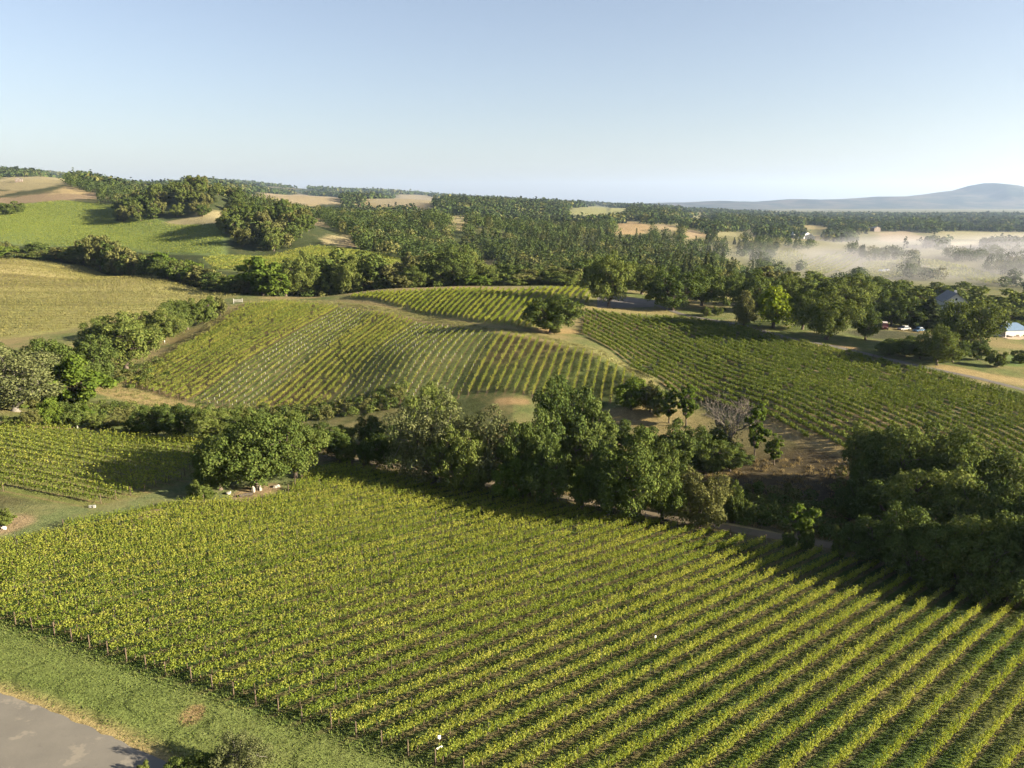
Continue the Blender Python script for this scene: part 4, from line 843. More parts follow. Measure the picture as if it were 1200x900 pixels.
# -- hill oak, trees round the gravel lot and along the farm road
T('dark', 645, 66, 345, 390, label='lone dark oak on the crest of the round hill')
T('olive', 650, 12, 380, 392, name='shrub', cat='shrub', label='tan bush at the foot of the lone hill oak')
g_ = 'trees along the farm road'
for k, px, W, top, base, lb in (
    ('oak', 713, 52, 296, 360, 'oak standing left of the gravel lot'), ('dark', 788, 66, 312, 364, 'dark oak right of the gravel lot'), ('dark', 822, 56, 310, 358, 'second dark oak right of the gravel lot'), ('oak', 752, 50, 308, 345, 'oak behind the gravel lot'), ('olive', 850, 40, 316, 346, 'pale tree behind the small meadow'),
    ('olive', 872, 34, 340, 384, 'leaning olive-green tree at the meadow corner'), ('lime', 906, 64, 338, 384, 'bright lime green fountain-shaped tree'), ('dark', 886, 50, 316, 366, 'dark oak behind the lime green tree'), ('oak', 925, 50, 320, 362, 'oak right behind the lime green tree'),
    ('oak', 968, 74, 338, 398, 'wide oak at the road beside the lime green tree'), ('oak', 940, 46, 340, 386, 'oak between the lime tree and the wide road oak'), ('dark', 1014, 36, 358, 398, 'dark small oak right of the wide road oak'), ('oak', 990, 70, 322, 370, 'oak behind the wide road oak'), ('dark', 1025, 60, 324, 368, 'dark oak left of the parked vehicles'),
    ('dark', 1044, 40, 348, 382, 'dark oak shading the red van'), ('dark', 1070, 46, 352, 384, 'dark oak shading the white car'), ('midoak', 1062, 64, 330, 372, 'oak behind the parked vehicles'), ('midoak', 1104, 52, 330, 362, 'oak behind the gabled house'), ('oak', 1130, 68, 352, 412, 'large oak before the farmhouse'), ('midoak', 1152, 70, 336, 380, 'oak behind the large farmhouse oak'), ('oak', 1098, 50, 380, 428, 'rounded oak at the road below the vehicles'), ('dark', 1060, 40, 394, 418, 'low dark tree below the parked vehicles'), ('dark', 1042, 38, 396, 416, 'low dark bush tree at the road bend'), ('dark', 1078, 36, 396, 420, 'dark tree left of the rounded road oak'),
    ('conifer', 1088, 46, 348, 386, 'layered dark cedar left of the farmhouse'), ('yellow', 1098, 14, 352, 366, 'small yellow-leaved tree by the gabled house'), ('midoak', 1200, 60, 342, 380, 'oak behind the blue-roofed farmhouse'), ('yellow', 1188, 34, 366, 378, 'yellowish hedge tree behind the blue roof'), ('bush', 1168, 22, 412, 430, 'bush in front of the farmhouse terrace'), ('bush', 1197, 20, 408, 426, 'bush at the right end of the terrace'), ('dark', 1146, 30, 396, 422, 'dark tree left of the farmhouse terrace'), ('dark', 1116, 36, 396, 424, 'dark tree between rounded oak and farmhouse'), ('midoak', 1236, 62, 350, 382, 'oak cut by the right edge near the farmhouse'),
    ('bush', 828, 13, 359, 371, 'left one of two dark bushes on the meadow'), ('bush', 841, 12, 358, 370, 'right one of two dark bushes on the meadow'), ('oak', 860, 44, 318, 352, 'oak behind the small meadow'), ('midolive', 900, 50, 312, 350, 'pale oak behind the dark ones by the meadow'), ('midoak', 955, 60, 320, 356, 'oak behind the road trees near the lime tree'), ('midoak', 1118, 60, 334, 358, 'oak right of the gable roof'), ('midoak', 1010, 60, 324, 352, 'oak at the rear of the road trees')):
    T(k, px, W, top, base, label=lb, group=g_, name='oak_tree' if k not in ('conifer', 'lime', 'yellow', 'olive') else {'conifer': 'cedar_tree', 'lime': 'weeping_tree', 'yellow': 'tree', 'olive': 'tree'}[k])
# -- the row behind the strip vineyard (their feet lie in the dip)
g_ = 'trees in the dip behind the hill'
row = [('midbright', 308, 52, 302, 372), ('oak', 335, 46, 308, 378), ('oak', 362, 50, 296, 385), ('midoak', 385, 60, 292, 392), ('oak', 412, 50, 300, 385), ('midoak', 436, 56, 296, 392), ('midolive', 460, 50, 308, 388), ('oak', 484, 46, 312, 380), ('middark', 505, 50, 302, 398), ('dark', 530, 62, 288, 385), ('oak', 548, 50, 296, 392), ('midoak', 575, 42, 312, 385), ('middark', 596, 44, 310, 392), ('midolive', 618, 46, 316, 385), ('midoak', 642, 46, 312, 390), ('midolive', 664, 42, 314, 384), ('middark', 684, 46, 304, 395), ('midbright', 322, 40, 316, 366), ('midolive', 470, 34, 322, 374), ('midoak', 610, 36, 322, 378), ('midbright', 560, 30, 322, 376), ('oak', 700, 50, 300, 400), ('middark', 730, 50, 306, 410), ('midoak', 660, 40, 318, 372)]
for i, (k, px, W, top, D) in enumerate(sorted(row, key=lambda r: r[1])):
    T(k, px, W, top, D=D, label=f'tree in the dip behind the hill crest, {ordinal(i + 1)} from the left', group=g_, name='tree')
# -- the creek band behind the tan field
tops = np.array([(-40, 283), (0, 280), (27, 289), (50, 284), (83, 288), (105, 275), (120, 274), (143, 285), (173, 292), (217, 300), (253, 315), (285, 317)], float)
edge = np.array([(-60, 520), (0, 525), (100, 512), (200, 428), (283, 370)], float)
band = []
for px in np.arange(-36, 292, 11):
    band.append((px + rng.uniform(-4, 4), 9, 0))
for px in np.arange(-30, 285, 16): band.append((px + rng.uniform(-6, 6), 26, 3))
band.sort()
for i, (px, back, dn) in enumerate(band):
    D = float(np.interp(px, edge[:, 0], edge[:, 1])) + back + rng.uniform(-3, 4); top = float(np.interp(px, tops[:, 0], tops[:, 1])) + rng.uniform(0, 9) - (2 if back > 10 else -3)
    k = rng.choice(['midoak', 'middark', 'midolive', 'midbright', 'midoak', 'midolive']); 
    if abs(px - 35) < 5 or abs(px - 66) < 5: k = 'yellow'
    T(k, px, rng.uniform(24, 40) if k != 'yellow' else 12, top + (8 if k == 'yellow' else 0), D=D, label=f'tree in the band behind the tan field, {ordinal(i + 1)} from the left', group='tree band behind the tan field', name='tree')
T('midoak', 12, 27, 236, 252, label='lone dark tree on the green slope at the left edge')
# -- clumps on the knolls
def clump(group, lab, pts, kinds, hh, ww):
    pts = sorted(pts, key=lambda p: p[0] / p[1])
    for i, (x, y) in enumerate(pts):
        plant(rng.choice(kinds), x, y, rng.uniform(*hh), rng.uniform(*ww), 'tree', lab.format(ordinal(i + 1)), 'tree', group)
def poisson(n, f, gap, tries=4000):
    """dart throwing on a coarse grid"""
    out = []; cell = {}
    for x, y in f(tries):
        if len(out) >= n: break
        i, j = int(x // gap), int(y // gap)
        if any((x - u) ** 2 + (y - v) ** 2 < gap * gap for a in (-1, 0, 1) for b in (-1, 0, 1) for u, v in cell.get((i + a, j + b), ())): continue
        out.append((x, y)); cell.setdefault((i, j), []).append((x, y))
    return out
def in_px(x0, x1, d0, d1, cond=None):
    def f(k):
        px = rng.uniform(x0, x1, k); D = d0 + (d1 - d0) * rng.uniform(0, 1, k) ** .8; x = (px - 600) / FOC * (.975 * D + 10)
        q = np.ones(k, bool) if cond is None else cond(px, D)
        return np.column_stack([x, D])[q]
    return f
def no_field(f):
    def h(k):
        P = f(k); return P[field_mask(P[:, 0], P[:, 1]) < .5]
    return h
clump('trees on the far wooded knoll', 'tree of the far round knoll, {0} from the left', poisson(46, in_px(142, 286, 722, 850, lambda px, D: (D > 722 + np.maximum(0, px - 245) * 1.2) & (D > 722 + np.maximum(0, 170 - px) * .8)), 9), ['midoak', 'middark', 'midolive', 'midoak', 'conifer'], (10, 16), (11, 15))
clump('trees on the near wooded knoll', 'tree of the wooded knoll by the small field, {0} from the left', poisson(30, in_px(266, 364, 548, 660, lambda px, D: D > 548 + np.abs(px - 305) * .5), 8.5), ['midoak', 'middark', 'midoak', 'midolive'], (12, 17), (12, 16))
NBIG = sum(1 for o in COL.objects if o.get('category') == 'tree'); print('trees so far', NBIG)
# -- the nearest trees of the mid woods, as things; everything farther is woodland
left = max(0, 296 - NBIG)
wd = poisson(1100, no_field(in_px(330, 900, 430, 720, lambda px, D: ((px < 860) | (D < 520)) & (D > 440) & ~((px > 352) & (px < 402) & (D > 540)))), 11.5, 20000)
wd.sort(key=lambda p: p[1]); MID = wd[:left]; REST = wd[left:]
con = lambda x, y: (540 < 600 + x / (.975 * y + 10) * FOC < 880) and fbm(np.array([x / 60]), np.array([y / 60]), 77)[0] > -.12
for i, (x, y) in enumerate(sorted(MID, key=lambda p: p[0] / p[1])):
    if con(x, y): plant('conifer', x, y, rng.uniform(15, 23), rng.uniform(7, 10), 'conifer_tree', f'tall conifer of the mid woods, {ordinal(i + 1)} tree from the left', 'tree', 'trees of the mid woods')
    else: plant(rng.choice(['midoak', 'middark', 'midolive', 'midoak']), x, y, rng.uniform(7, 14), rng.uniform(9, 15), 'tree', f'broad tree of the mid woods, {ordinal(i + 1)} tree from the left', 'tree', 'trees of the mid woods')
# -- woodland beyond: one object per wood
def blob_tree(rs, n, H, W, con):
    if con: t = rs.uniform(0, 1, n) ** 1.3; a = rs.uniform(0, 6.28, n); r = W * .5 * (1 - t) ** .9 * rs.uniform(.6, 1.1, n); return np.stack([np.cos(a) * r, np.sin(a) * r, H * (.08 + .92 * t)], 1)
    d = rs.normal(size=(n, 3)); d[:, 2] += .3; d /= np.linalg.norm(d, axis=1)[:, None]; q = rs.uniform(.6, 1.05, n)[:, None]; return d * q * np.array([W * .5, W * .5, H * .5]) + np.array([0, 0, H * .52])
def woodland(name, label, pts, n, size, mats, hh, ww, pc):
    rs = np.random.default_rng(5); g = Geo()
    z = height(np.array([p[0] for p in pts]), np.array([p[1] for p in pts]))
    for (x, y), zz in zip(pts, z):
        cf = rs.uniform() < (pc(x, y) if callable(pc) else pc); sz = rs.choice([.5, .65, .85, 1., 1.25, 1.6]); H = rs.uniform(*hh) * (1.22 if cf else 1) * (.75 + .25 * sz); W = rs.uniform(*ww) * (.6 if cf else 1) * sz; P = blob_tree(rs, n, H, W, cf)
        V, F = leaf_quads(P + np.array([x, y, zz]), size, (P - (0, 0, H * .5)) / max(H, 1) * 2.2 + np.array([0, 0, .3]), rs); g.add(V, F, 2 if cf else int(rs.choice([0, 0, 0, 1, 1, 1, 3])) % len(mats))
    return tag(link(name, g.mesh(name, mats)), label, 'woodland', kind='stuff')
M_WOODA = lm('wood_leaves', (.026, .044, .013), (.046, .068, .019), (.08, .10, .028)); M_WOODB = lm('dark_wood_leaves', (.018, .033, .011), (.034, .052, .017), (.06, .078, .025)); WM = [M_WOODB, M_WOODA, M_CON, M_OLIVE]
woodland('mid_woods', 'dense oak and conifer woods filling the middle distance', REST + poisson(2600, no_field(in_px(-40, 1240, 560, 1150, lambda px, D: (fbm(px / 60., D / 130., 61) > np.where(px < 850, -.9, -.04)) & ~((px < 290) & (D < 850)) & ~((px > 352) & (px < 402) & (D < 760)) & ~((px > 850) & (D < 520)))), 12.5, 40000), 210, 1.3, WM, (8, 15), (11, 16), lambda x, y: .5 if con(x, y) else .12)
def grid_pts(d0, d1, gap, cond):
    out = []; y = d0
    while y < d1:
        w = .72 * y; xs = np.arange(-w, w, gap) + rng.uniform(-.5, .5) * gap; xs = xs + rng.normal(0, gap * .3, len(xs)); ys = y + rng.normal(0, gap * .35, len(xs)); px = 600 + xs / (.975 * ys + 10) * FOC
        k = cond(px, ys, xs) & (field_mask(xs, ys) < .5); out += list(zip(xs[k], ys[k])); y += gap
    return out
woodland('far_woods', 'bluish woods on the far hills and valley', grid_pts(1150, 2300, 13, hill_cond), 26, 4.2, WM, (11, 17), (13, 18), .25)
woodland('ridge_woods', 'hazy forest along the farthest ridges', grid_pts(2300, 4400, 26, hill_cond), 18, 8.5, WM, (14, 22), (20, 30), .3)
woodland('valley_belts', 'tree belts crossing the wide valley at the right', [(x, y) for x, y in grid_pts(1900, 4800, 24, lambda px, y, x: (px > 830) & (np.abs(np.sin(y / 190 + .6 * fbm(x / 500, y / 500, 66))) < .30) & (fbm(x / 300, y / 120, 67) > -.25))], 16, 7, WM, (12, 18), (22, 30), .2)
# -- low growth under the gully and creek trees
def in_band(p0, d, nn, t0, t1, o0, o1, cond=None):
    def f(k):
        t = rng.uniform(t0, t1, k); o = rng.uniform(o0, o1, k); P = np.array(p0)[None] + np.array(d)[None] * t[:, None] + np.array(nn)[None] * o[:, None]
        return P if cond is None else P[cond(t, o)]
    return f
ug = poisson(330, in_band(FE0, FD, FN, 6, 98, 8, 34), 1.9, 3000) + poisson(150, in_band(FE0, FD, FN, 128, 215, 9, 40), 2.2, 1500) + poisson(60, in_band(FE0, FD, FN, 90, 132, 30, 46), 2.0, 800)
ug += poisson(220, in_band((-125, 178), (.985, .17), (-.17, .985), 0, 100, 4, 16), 2.0, 2500) + poisson(160, in_band((-190, 205), (.97, .22), (-.22, .97), 0, 90, 0, 26), 2.2, 2000)
def undergrowth(name, label, pts, n, size, hh, ww, mats):
    rs = np.random.default_rng(8); g = Geo(); z = height(np.array([p[0] for p in pts]), np.array([p[1] for p in pts]))
    for (x, y), zz in zip(pts, z):
        H = rs.uniform(*hh); W = rs.uniform(*ww); P = blob_tree(rs, n, H, W, False); V, F = leaf_quads(P + np.array([x, y, zz - .2]), size, (P - (0, 0, H * .4)) / H * 1.5 + np.array([0, 0, .3]), rs); g.add(V, F, int(rs.choice(len(mats))))
    return tag(link(name, g.mesh(name, mats)), label, 'undergrowth', kind='stuff')
undergrowth('undergrowth', 'low brush filling the gully and creek under the trees', ug, 170, .34, (1., 3.2), (1.6, 3.6), [M_OAKD, M_OAK, M_OLIVE])
ug2 = poisson(240, in_px(285, 720, 366, 425, lambda px, D: D > 372 + np.maximum(0, px - 560) * .06), 3.2, 2500) + poisson(110, in_px(-40, 290, 360, 560, lambda px, D: np.abs(D - np.interp(px, edge[:, 0], edge[:, 1]) - 12) < 9), 3.5, 6000)
undergrowth('brush', 'low brush at the foot of the tree bands behind the hill', ug2, 60, .75, (2, 4.5), (3, 6), [M_OAKD, M_OAK, M_OLIVE])
ug3 = [p for p in poisson(420, in_px(835, 1240, 262, 345), 2.6, 2600) if sdist(np.array([p[0]]), np.array([p[1]]), POLY_RIGHT)[0] < -14 and vnoise(np.array([p[0] / 14]), np.array([p[1] / 14]), 91)[0] > -.15 and not (1020 < 600 + FOC * p[0] / (.975 * p[1] + 10) < 1095 and p[1] < 285) and not (1155 < 600 + FOC * p[0] / (.975 * p[1] + 10) < 1205 and p[1] < 280)]
undergrowth('hedge_brush', 'low brush under the trees along the farm road', ug3, 90, .5, (1.2, 3.2), (2.2, 4.5), [M_OAKD, M_OAK, M_OAKD])
woodland('blue_ridge_woods', 'blue hazy forest on the last ridge at the far left', grid_pts(5200, 6300, 34, lambda px, y, x: (px < 760) & (fbm(x / 500, y / 500, 68) > -.25)), 12, 13, WM, (14, 24), (26, 42), .3)
# the dark clump of trees out in the valley fields
woodland('valley_clump', 'dark square clump of trees among the tan valley fields', poisson(70, in_px(1062, 1104, 1860, 2010), 12), 26, 4.5, [M_OAKD, M_OAKD, M_CON, M_OAKD], (22, 30), (18, 24), .3)
print('trees ok')
# ------------------------------------------------------------------ the bare tree
def bare_tree(x, y, H, W, label):
    rs = np.random.default_rng(77); r = empty('dead_tree', (x, y, hz(x, y)), .4); tag(r, label, 'tree'); tg = Geo(); bg_ = Geo(); tips = []
    V, F = tube_np(bend((0, 0, -.3), (.3, .1, H * .3), 6, .06, rs), np.linspace(W * .055, W * .035, 6), 8); tg.add(V, F)
    def grow(p, d, L, r0, lev):
        e = p + d * L; P = bend(p, e, 6, .16, rs); V, F = tube_np(P, np.linspace(r0, r0 * .5, 6), 6 if lev < 2 else 4); bg_.add(V, F)
        if lev >= 3: return
        for k in range(3 if lev else 4):
            t = rs.integers(3, 6); nd = d * .75 + rs.normal(0, .55, 3); nd[2] = abs(nd[2]) * .9 + .35; nd /= np.linalg.norm(nd); grow(P[t], nd, L * rs.uniform(.55, .8), r0 * .52, lev + 1)
    for k in range(7):
        a = k * .9 + rs.uniform(-.3, .3); d = np.array([math.cos(a) * .75, math.sin(a) * .75, rs.uniform(.7, 1.7)]); d /= np.linalg.norm(d); grow(np.array([.3, .1, H * rs.uniform(.16, .3)]), d, H * .30, W * .024, 0)
    link('trunk', tg.mesh('trunk', M_BARKD), r); link('branches', bg_.mesh('branches', M_BARKD), r)
    # tufts of lichen and a few living sprigs low in the crown
    d = rs.normal(size=(900, 3)); c = d / np.linalg.norm(d, axis=1)[:, None] * rs.uniform(.3, 1, (900, 1)) * np.array([W * .38, W * .38, H * .24]) + np.array([0, 0, H * .38]); V, F = leaf_quads(c, .28, None, rs); g = Geo(); g.add(V, F); link('lichen', g.mesh('lichen', M_GREY), r)
M_BARKD = plain('weathered_wood', (.15, .128, .10), .9, .3, 4)
x, y = spot(848, 540); bare_tree(x, y, 16.0, 10., 'bare grey dead tree with crooked branches above the gully')
# ------------------------------------------------------------------ shrubs at the lower edge, by the paved lot
T('grey', 284, 64, 853, 908, name='shrub', cat='shrub', label='pale leafy shrub at the lower edge beside the lawn', group='shrubs by the paved lot')
T('bush', 226, 50, 882, 910, name='shrub', cat='shrub', label='dark shrub at the lower edge next to the paved lot', group='shrubs by the paved lot')
T('bush', 168, 16, 895, 910, name='shrub', cat='shrub', label='tiny dark shrub at the edge of the pavement', group='shrubs by the paved lot')
# ------------------------------------------------------------------ small things of the fields
def boxm(name, lo, hi, mat, parent, bev=.0, loc=(0, 0, 0), rot=(0, 0, 0)):
    bm = bmesh.new(); bmesh.ops.create_cube(bm, size=1)
    for v in bm.verts: v.co = Vector([lo[i] if v.co[i] < 0 else hi[i] for i in range(3)])
    if bev: bmesh.ops.bevel(bm, geom=bm.edges[:], offset=bev, segments=2, affect='EDGES', profile=.6)
    me = bpy.data.meshes.new(name); bm.to_mesh(me); bm.free(); me.materials.append(mat)
    o = link(name, me, parent, loc); o.rotation_euler = rot; return o
def rockm(name, sx, sy, sz, mat, seed, parent=None, loc=(0, 0, 0), rz=0):
    bm = bmesh.new(); bmesh.ops.create_icosphere(bm, subdivisions=3, radius=1); rs = np.random.default_rng(seed); ph = rs.uniform(0, 6, 6)
    for v in bm.verts:
        c = v.co; k = 1 + .16 * math.sin(c.x * 3 + ph[0]) * math.sin(c.y * 3 + ph[1]) + .12 * math.sin(c.z * 4 + ph[2]) + .05 * math.sin(c.x * 9 + ph[3]); m = max(abs(c.x), abs(c.y), abs(c.z)); c = c * (1 / m) ** .55 * k; v.co = (c.x * sx, c.y * sy, c.z * sz)
    me = bpy.data.meshes.new(name); bm.to_mesh(me); bm.free(); me.materials.append(mat); return link(name, me, parent, loc, rz)
M_GATE = plain('weathered_white', (.3, .295, .27), .8, .2, 3); M_STONE = plain('pale_stone', (.26, .235, .20), .9, .25, 4); M_STONE2 = plain('grey_stone', (.26, .25, .23), .9, .25, 4); M_LOG = plain('log', (.30, .22, .15), .9, .3, 6); M_DARKB = plain('charred_wood', (.06, .05, .04), .9, .3, 5)
def on(px, py): g = G(px, py); return (g.x, g.y, g.z)
def stake(px, py, h, tags, label):
    x, y, z = on(px, py); r = empty('marker_stake', (x, y, z)); tag(r, label, 'stake'); g = Geo(); V, F = tube_np([(0, 0, -.2), (0, 0, h * .5), (.03, 0, h)], [.045, .04, .038], 6); g.add(V, F); link('stake', g.mesh('stake', M_STEEL), r)
    for zz, w_, h_, ry in tags: boxm('tag_plate', (-w_ / 2, -.055, -h_ / 2), (w_ / 2, -.035, h_ / 2), M_WHITE, r, .006, (.02, -.02, zz), (0, ry, .25))
stake(515, 888, 2.15, [(1.98, .24, .36, 0), (1.02, .52, .17, -.35)], 'row end stake with two white plates near the lower edge')
stake(767, 763, 1.9, [(1.75, .17, .28, 0), (.95, .2, .2, .1)], 'stake with two small white tags among the near rows')
for px, py, sx, sy, sz, m_, lb in ((297, 577, .5, .45, 1.35, M_STONE, 'taller of two pale upright stones at the foot of the field oaks'), (305, 575, .48, .42, 1.1, M_STONE, 'shorter pale upright stone beside the taller one under the oaks'), (268, 579, 1.0, .6, .42, M_STONE2, 'low grey boulder left of the upright stones'), (324, 571, 1.2, .7, .5, M_STONE, 'low tan boulder right of the upright stones')):
    x, y, z = on(px, py); tag(rockm('boulder', sx * .5, sy * .5, sz * .5, m_, px, None, (x, y, z + sz * .3), px * .1), lb, 'stone', 'stones under the field oaks')
x, y, z = on(301, 570); tag(rockm('boulder', .28, .25, .22, M_WHITE, 9, None, (x, y, z + .55)), 'small white stone between the two upright ones', 'stone', 'stones under the field oaks')
x, y, z = on(346, 560); g = Geo(); V, F = tube_np([(0, 0, -.2), (0, 0, .2), (.02, 0, .8), (.05, 0, 1.25)], [.46, .38, .33, .31], 10); g.add(V, F); me = g.mesh('tree_stump', M_LOG); bm = bmesh.new(); bm.from_mesh(me); bm.verts.ensure_lookup_table(); bm.faces.new([bm.verts[30 + i] for i in range(10)]); bm.to_mesh(me); bm.free(); tag(link('tree_stump', me, None, (x, y, z)), 'pale cut tree stump at the right foot of the field oaks', 'tree stump')
x, y, z = on(288, 582); g = Geo(); V, F = tube_np([(-1.0, 0, .28), (0, .05, .3), (1.1, 0, .26)], [.26, .28, .24], 8); g.add(V, F); tag(link('log', g.mesh('log', M_DARKB), None, (x, y, z), .5), 'dark fallen log on the bare patch below the field oaks', 'log')
for dx, lb in ((0, 'left one of two small white crates on the grass lane'), (.6, 'right one of two small white crates on the grass lane')):
    x, y, z = on(106, 595); r = empty('crate', (x + dx, y, z), .3 * dx, .72); tag(r, lb, 'crate', 'white crates on the grass lane'); boxm('crate_body', (-.26, -.22, 0), (.26, .22, .42 + .1 * dx), M_GATE, r, .04); boxm('lid', (-.29, -.25, .42 + .1 * dx), (.29, .25, .47 + .1 * dx), M_TUBE, r, .02)
x, y, z = on(91, 503); g = Geo(); V, F = tube_np([(0, 0, -.1), (0, 0, .4), (0, 0, .75)], [.13, .13, .12], 10); g.add(V, F); tag(link('marker_post', g.mesh('marker_post', M_GATE), None, (x, y, z)), 'short white post at the far edge of the left field', 'post')
x, y, z = on(5, 620); tag(rockm('boulder', .3, .25, .2, M_WHITE, 4, None, (x, y, z + .1)), 'small white stone in front of the round bush at left', 'stone')
# posts along the dry margin of the hill, and the white gate at its top
mg = [(131, 452), (163, 437), (193, 402), (215, 391), (233, 379), (252, 371), (268, 362)]
for i, (px, py) in enumerate(mg):
    x, y, z = on(px, py); g = Geo(); h = 1.9 if px in (193, 233) else 1.4; V, F = tube_np([(0, 0, -.2), (0, 0, h * .5), (0, 0, h)], [.10, .095, .09], 8); g.add(V, F); tag(link('fence_post', g.mesh('fence_post', M_WHITE if px in (193, 233) else M_POST), None, (x, y, z)), f'fence post on the left margin of the round hill, {ordinal(i + 1)} from the bottom', 'post', 'fence posts on the hill margin')
# ------------------------------------------------------------------ the farmstead
M_WALL = plain('house_wall', (.42, .42, .42), .8, .1, 2); M_WALLW = plain('white_wall', (.45, .45, .43), .7, .06, 2); M_ROOFG = plain('grey_roof', (.16, .16, .165), .8, .2, 3); M_ROOFB = plain('blue_metal_roof', (.095, .15, .23), .55, .1, 2, .5)
M_TAN = plain('terrace_stone', (.36, .28, .20), .9, .2, 2); M_BARN = plain('barn_boards', (.13, .105, .085), .85, .2, 2); M_GLASS = plain('window_glass', (.03, .04, .05), .1, .1, 2, .5); M_TIRE = plain('rubber', (.02, .02, .02), .9, .1); M_RIM = plain('rim_metal', (.4, .4, .4), .4, .1, 3, .5); M_LAMP = plain('lamp_glass', (.7, .68, .6), .2, .05, 3, .5); M_DOOR = plain('door_wood', (.12, .09, .07), .7, .2, 3)
x, y, z = on(279, 355); r = empty('farm_gate', (x, y, z), .25); tag(r, 'white railed farm gate at the top left of the round hill', 'gate')
for s in (-1, 1): boxm('gate_post', (-.12, -.12, -.2), (.12, .12, 1.9), M_GATE, r, .02, (s * 1.8, 0, 0))
for k, zz in enumerate((.45, .95, 1.45)): boxm('rail', (-1.68, -.04, -.07), (1.68, .04, .07), M_GATE, r, .01, (0, 0, zz))
boxm('brace', (-1.72, -.03, -.06), (1.72, .03, .06), M_GATE, r, .01, (0, -.08, .95), (0, .23, 0))
def paint(name, c): return plain(name, c, .35, .06, 2, .5)
def polym(name, V, F, mat, parent, loc=(0, 0, 0), rz=0):
    me = bpy.data.meshes.new(name); me.from_pydata([tuple(v) for v in V], [], F); me.materials.append(mat); me.update(); bm = bmesh.new(); bm.from_mesh(me); bmesh.ops.recalc_face_normals(bm, faces=bm.faces[:]); bm.to_mesh(me); bm.free(); return link(name, me, parent, loc, rz)
def house(name, x, y, rz, w, d, h, rh, wall, roof, label, cat='house', windows=True, z=None, chimney=True, ov=.5, group=None, detail=True):
    """gabled along local y: the gable looks along -y"""
    r = empty(name, (x, y, (hz(x, y) if z is None else z)), rz); tag(r, label, cat, group)
    a = w / 2; b = d / 2
    polym('wall', [(-a, -b, -.6), (a, -b, -.6), (a, b, -.6), (-a, b, -.6), (-a, -b, h), (a, -b, h), (a, b, h), (-a, b, h), (0, -b, h + rh - .06), (0, b, h + rh - .06)], [(0, 1, 5, 8, 4), (2, 3, 7, 9, 6), (1, 2, 6, 5), (3, 0, 4, 7)], wall, r)
    sl = rh / a; A = a + ov; B = b + ov; z0 = h - ov * sl; t = .16
    V = [(-A, -B, z0), (0, -B, h + rh), (A, -B, z0), (-A, B, z0), (0, B, h + rh), (A, B, z0)]; V2 = [(p[0], p[1], p[2] + t) for p in V]; n = 6
    rf = polym('roof', V + V2, [(0, 1, 4, 3), (1, 2, 5, 4), (6, 9, 10, 7), (7, 10, 11, 8), (0, 6, 7, 1), (1, 7, 8, 2), (3, 4, 10, 9), (4, 5, 11, 10), (0, 3, 9, 6), (2, 8, 11, 5)], roof, r)
    if chimney: boxm('chimney', (-.4, -.4, -1.2), (.4, .4, 1.2), wall, rf, .03, (a * .4, b * .3, h + rh * .75))
    if windows:
        for s in (-1, 1):
            wf = boxm('window', (-.55, -.06, -.7), (.55, .06, .7), M_WHITE, r, .01, (s * w * .24, -b - .005, h * .55)); boxm('pane', (-.45, -.09, -.6), (.45, -.062, .6), M_GLASS, wf)
        wf = boxm('window', (-.5, -.06, -.6), (.5, .06, .6), M_WHITE, r, .01, (0, -b - .005, h + rh * .3)); boxm('pane', (-.4, -.09, -.5), (.4, -.062, .5), M_GLASS, wf)
        boxm('door', (-.5, -.06, 0), (.5, .06, 2.1), M_DOOR, r, .01, (0, -b - .005, 0))
        for k in (-1, 1):
            for s in (-1, 1): wf = boxm('window', (-.06, -.55, -.7), (.06, .55, .7), M_WHITE, r, .01, (s * (a + .005), k * d * .22, h * .55)); boxm('pane', (s * .062 - .014, -.45, -.6), (s * .062 + .014, .45, .6), M_GLASS, wf)
    return r
def worldpt(px, D): x, y = spot(px, None, D); return x, y
x, y = worldpt(1112, 312); zg = hz(x, y); Hh = CAM_Z + 312 * ray(1113, 342)[2] / ray(1113, 342)[1] - zg
house('gabled_house', x, y, -.25, 8.0, 13, max(4.5, Hh - 3.2), 3.2, M_WALL, M_ROOFG, 'grey gabled house among the oaks at the right')
x, y = worldpt(1099, 296); zg = hz(x, y); r = empty('porch', (x, y, zg), -.2); tag(r, 'white porch with a pale blue roof below the gabled house', 'porch'); zt = CAM_Z + 296 * ray(1099, 368)[2] / ray(1099, 368)[1] - zg
polym('porch_roof', [(-2.2, -1.8, zt - .6), (2.2, -1.8, zt - .6), (2.2, 1.8, zt), (-2.2, 1.8, zt), (-2.2, -1.8, zt - .75), (2.2, -1.8, zt - .75), (2.2, 1.8, zt - .15), (-2.2, 1.8, zt - .15)], [(0, 1, 2, 3), (7, 6, 5, 4), (0, 4, 5, 1), (1, 5, 6, 2), (2, 6, 7, 3), (3, 7, 4, 0)], M_ROOFB, r)
for s in (-1, 1): boxm('porch_post', (-.08, -.08, -.4), (.08, .08, zt - .72), M_WHITE, r, .01, (s * 2, -1.6, 0))
boxm('wall', (-2.1, 1.2, -.4), (2.1, 1.5, zt - .35), M_WALLW, r); boxm('railing', (-2, -1.7, .75), (2, -1.62, 1.0), M_WHITE, r)
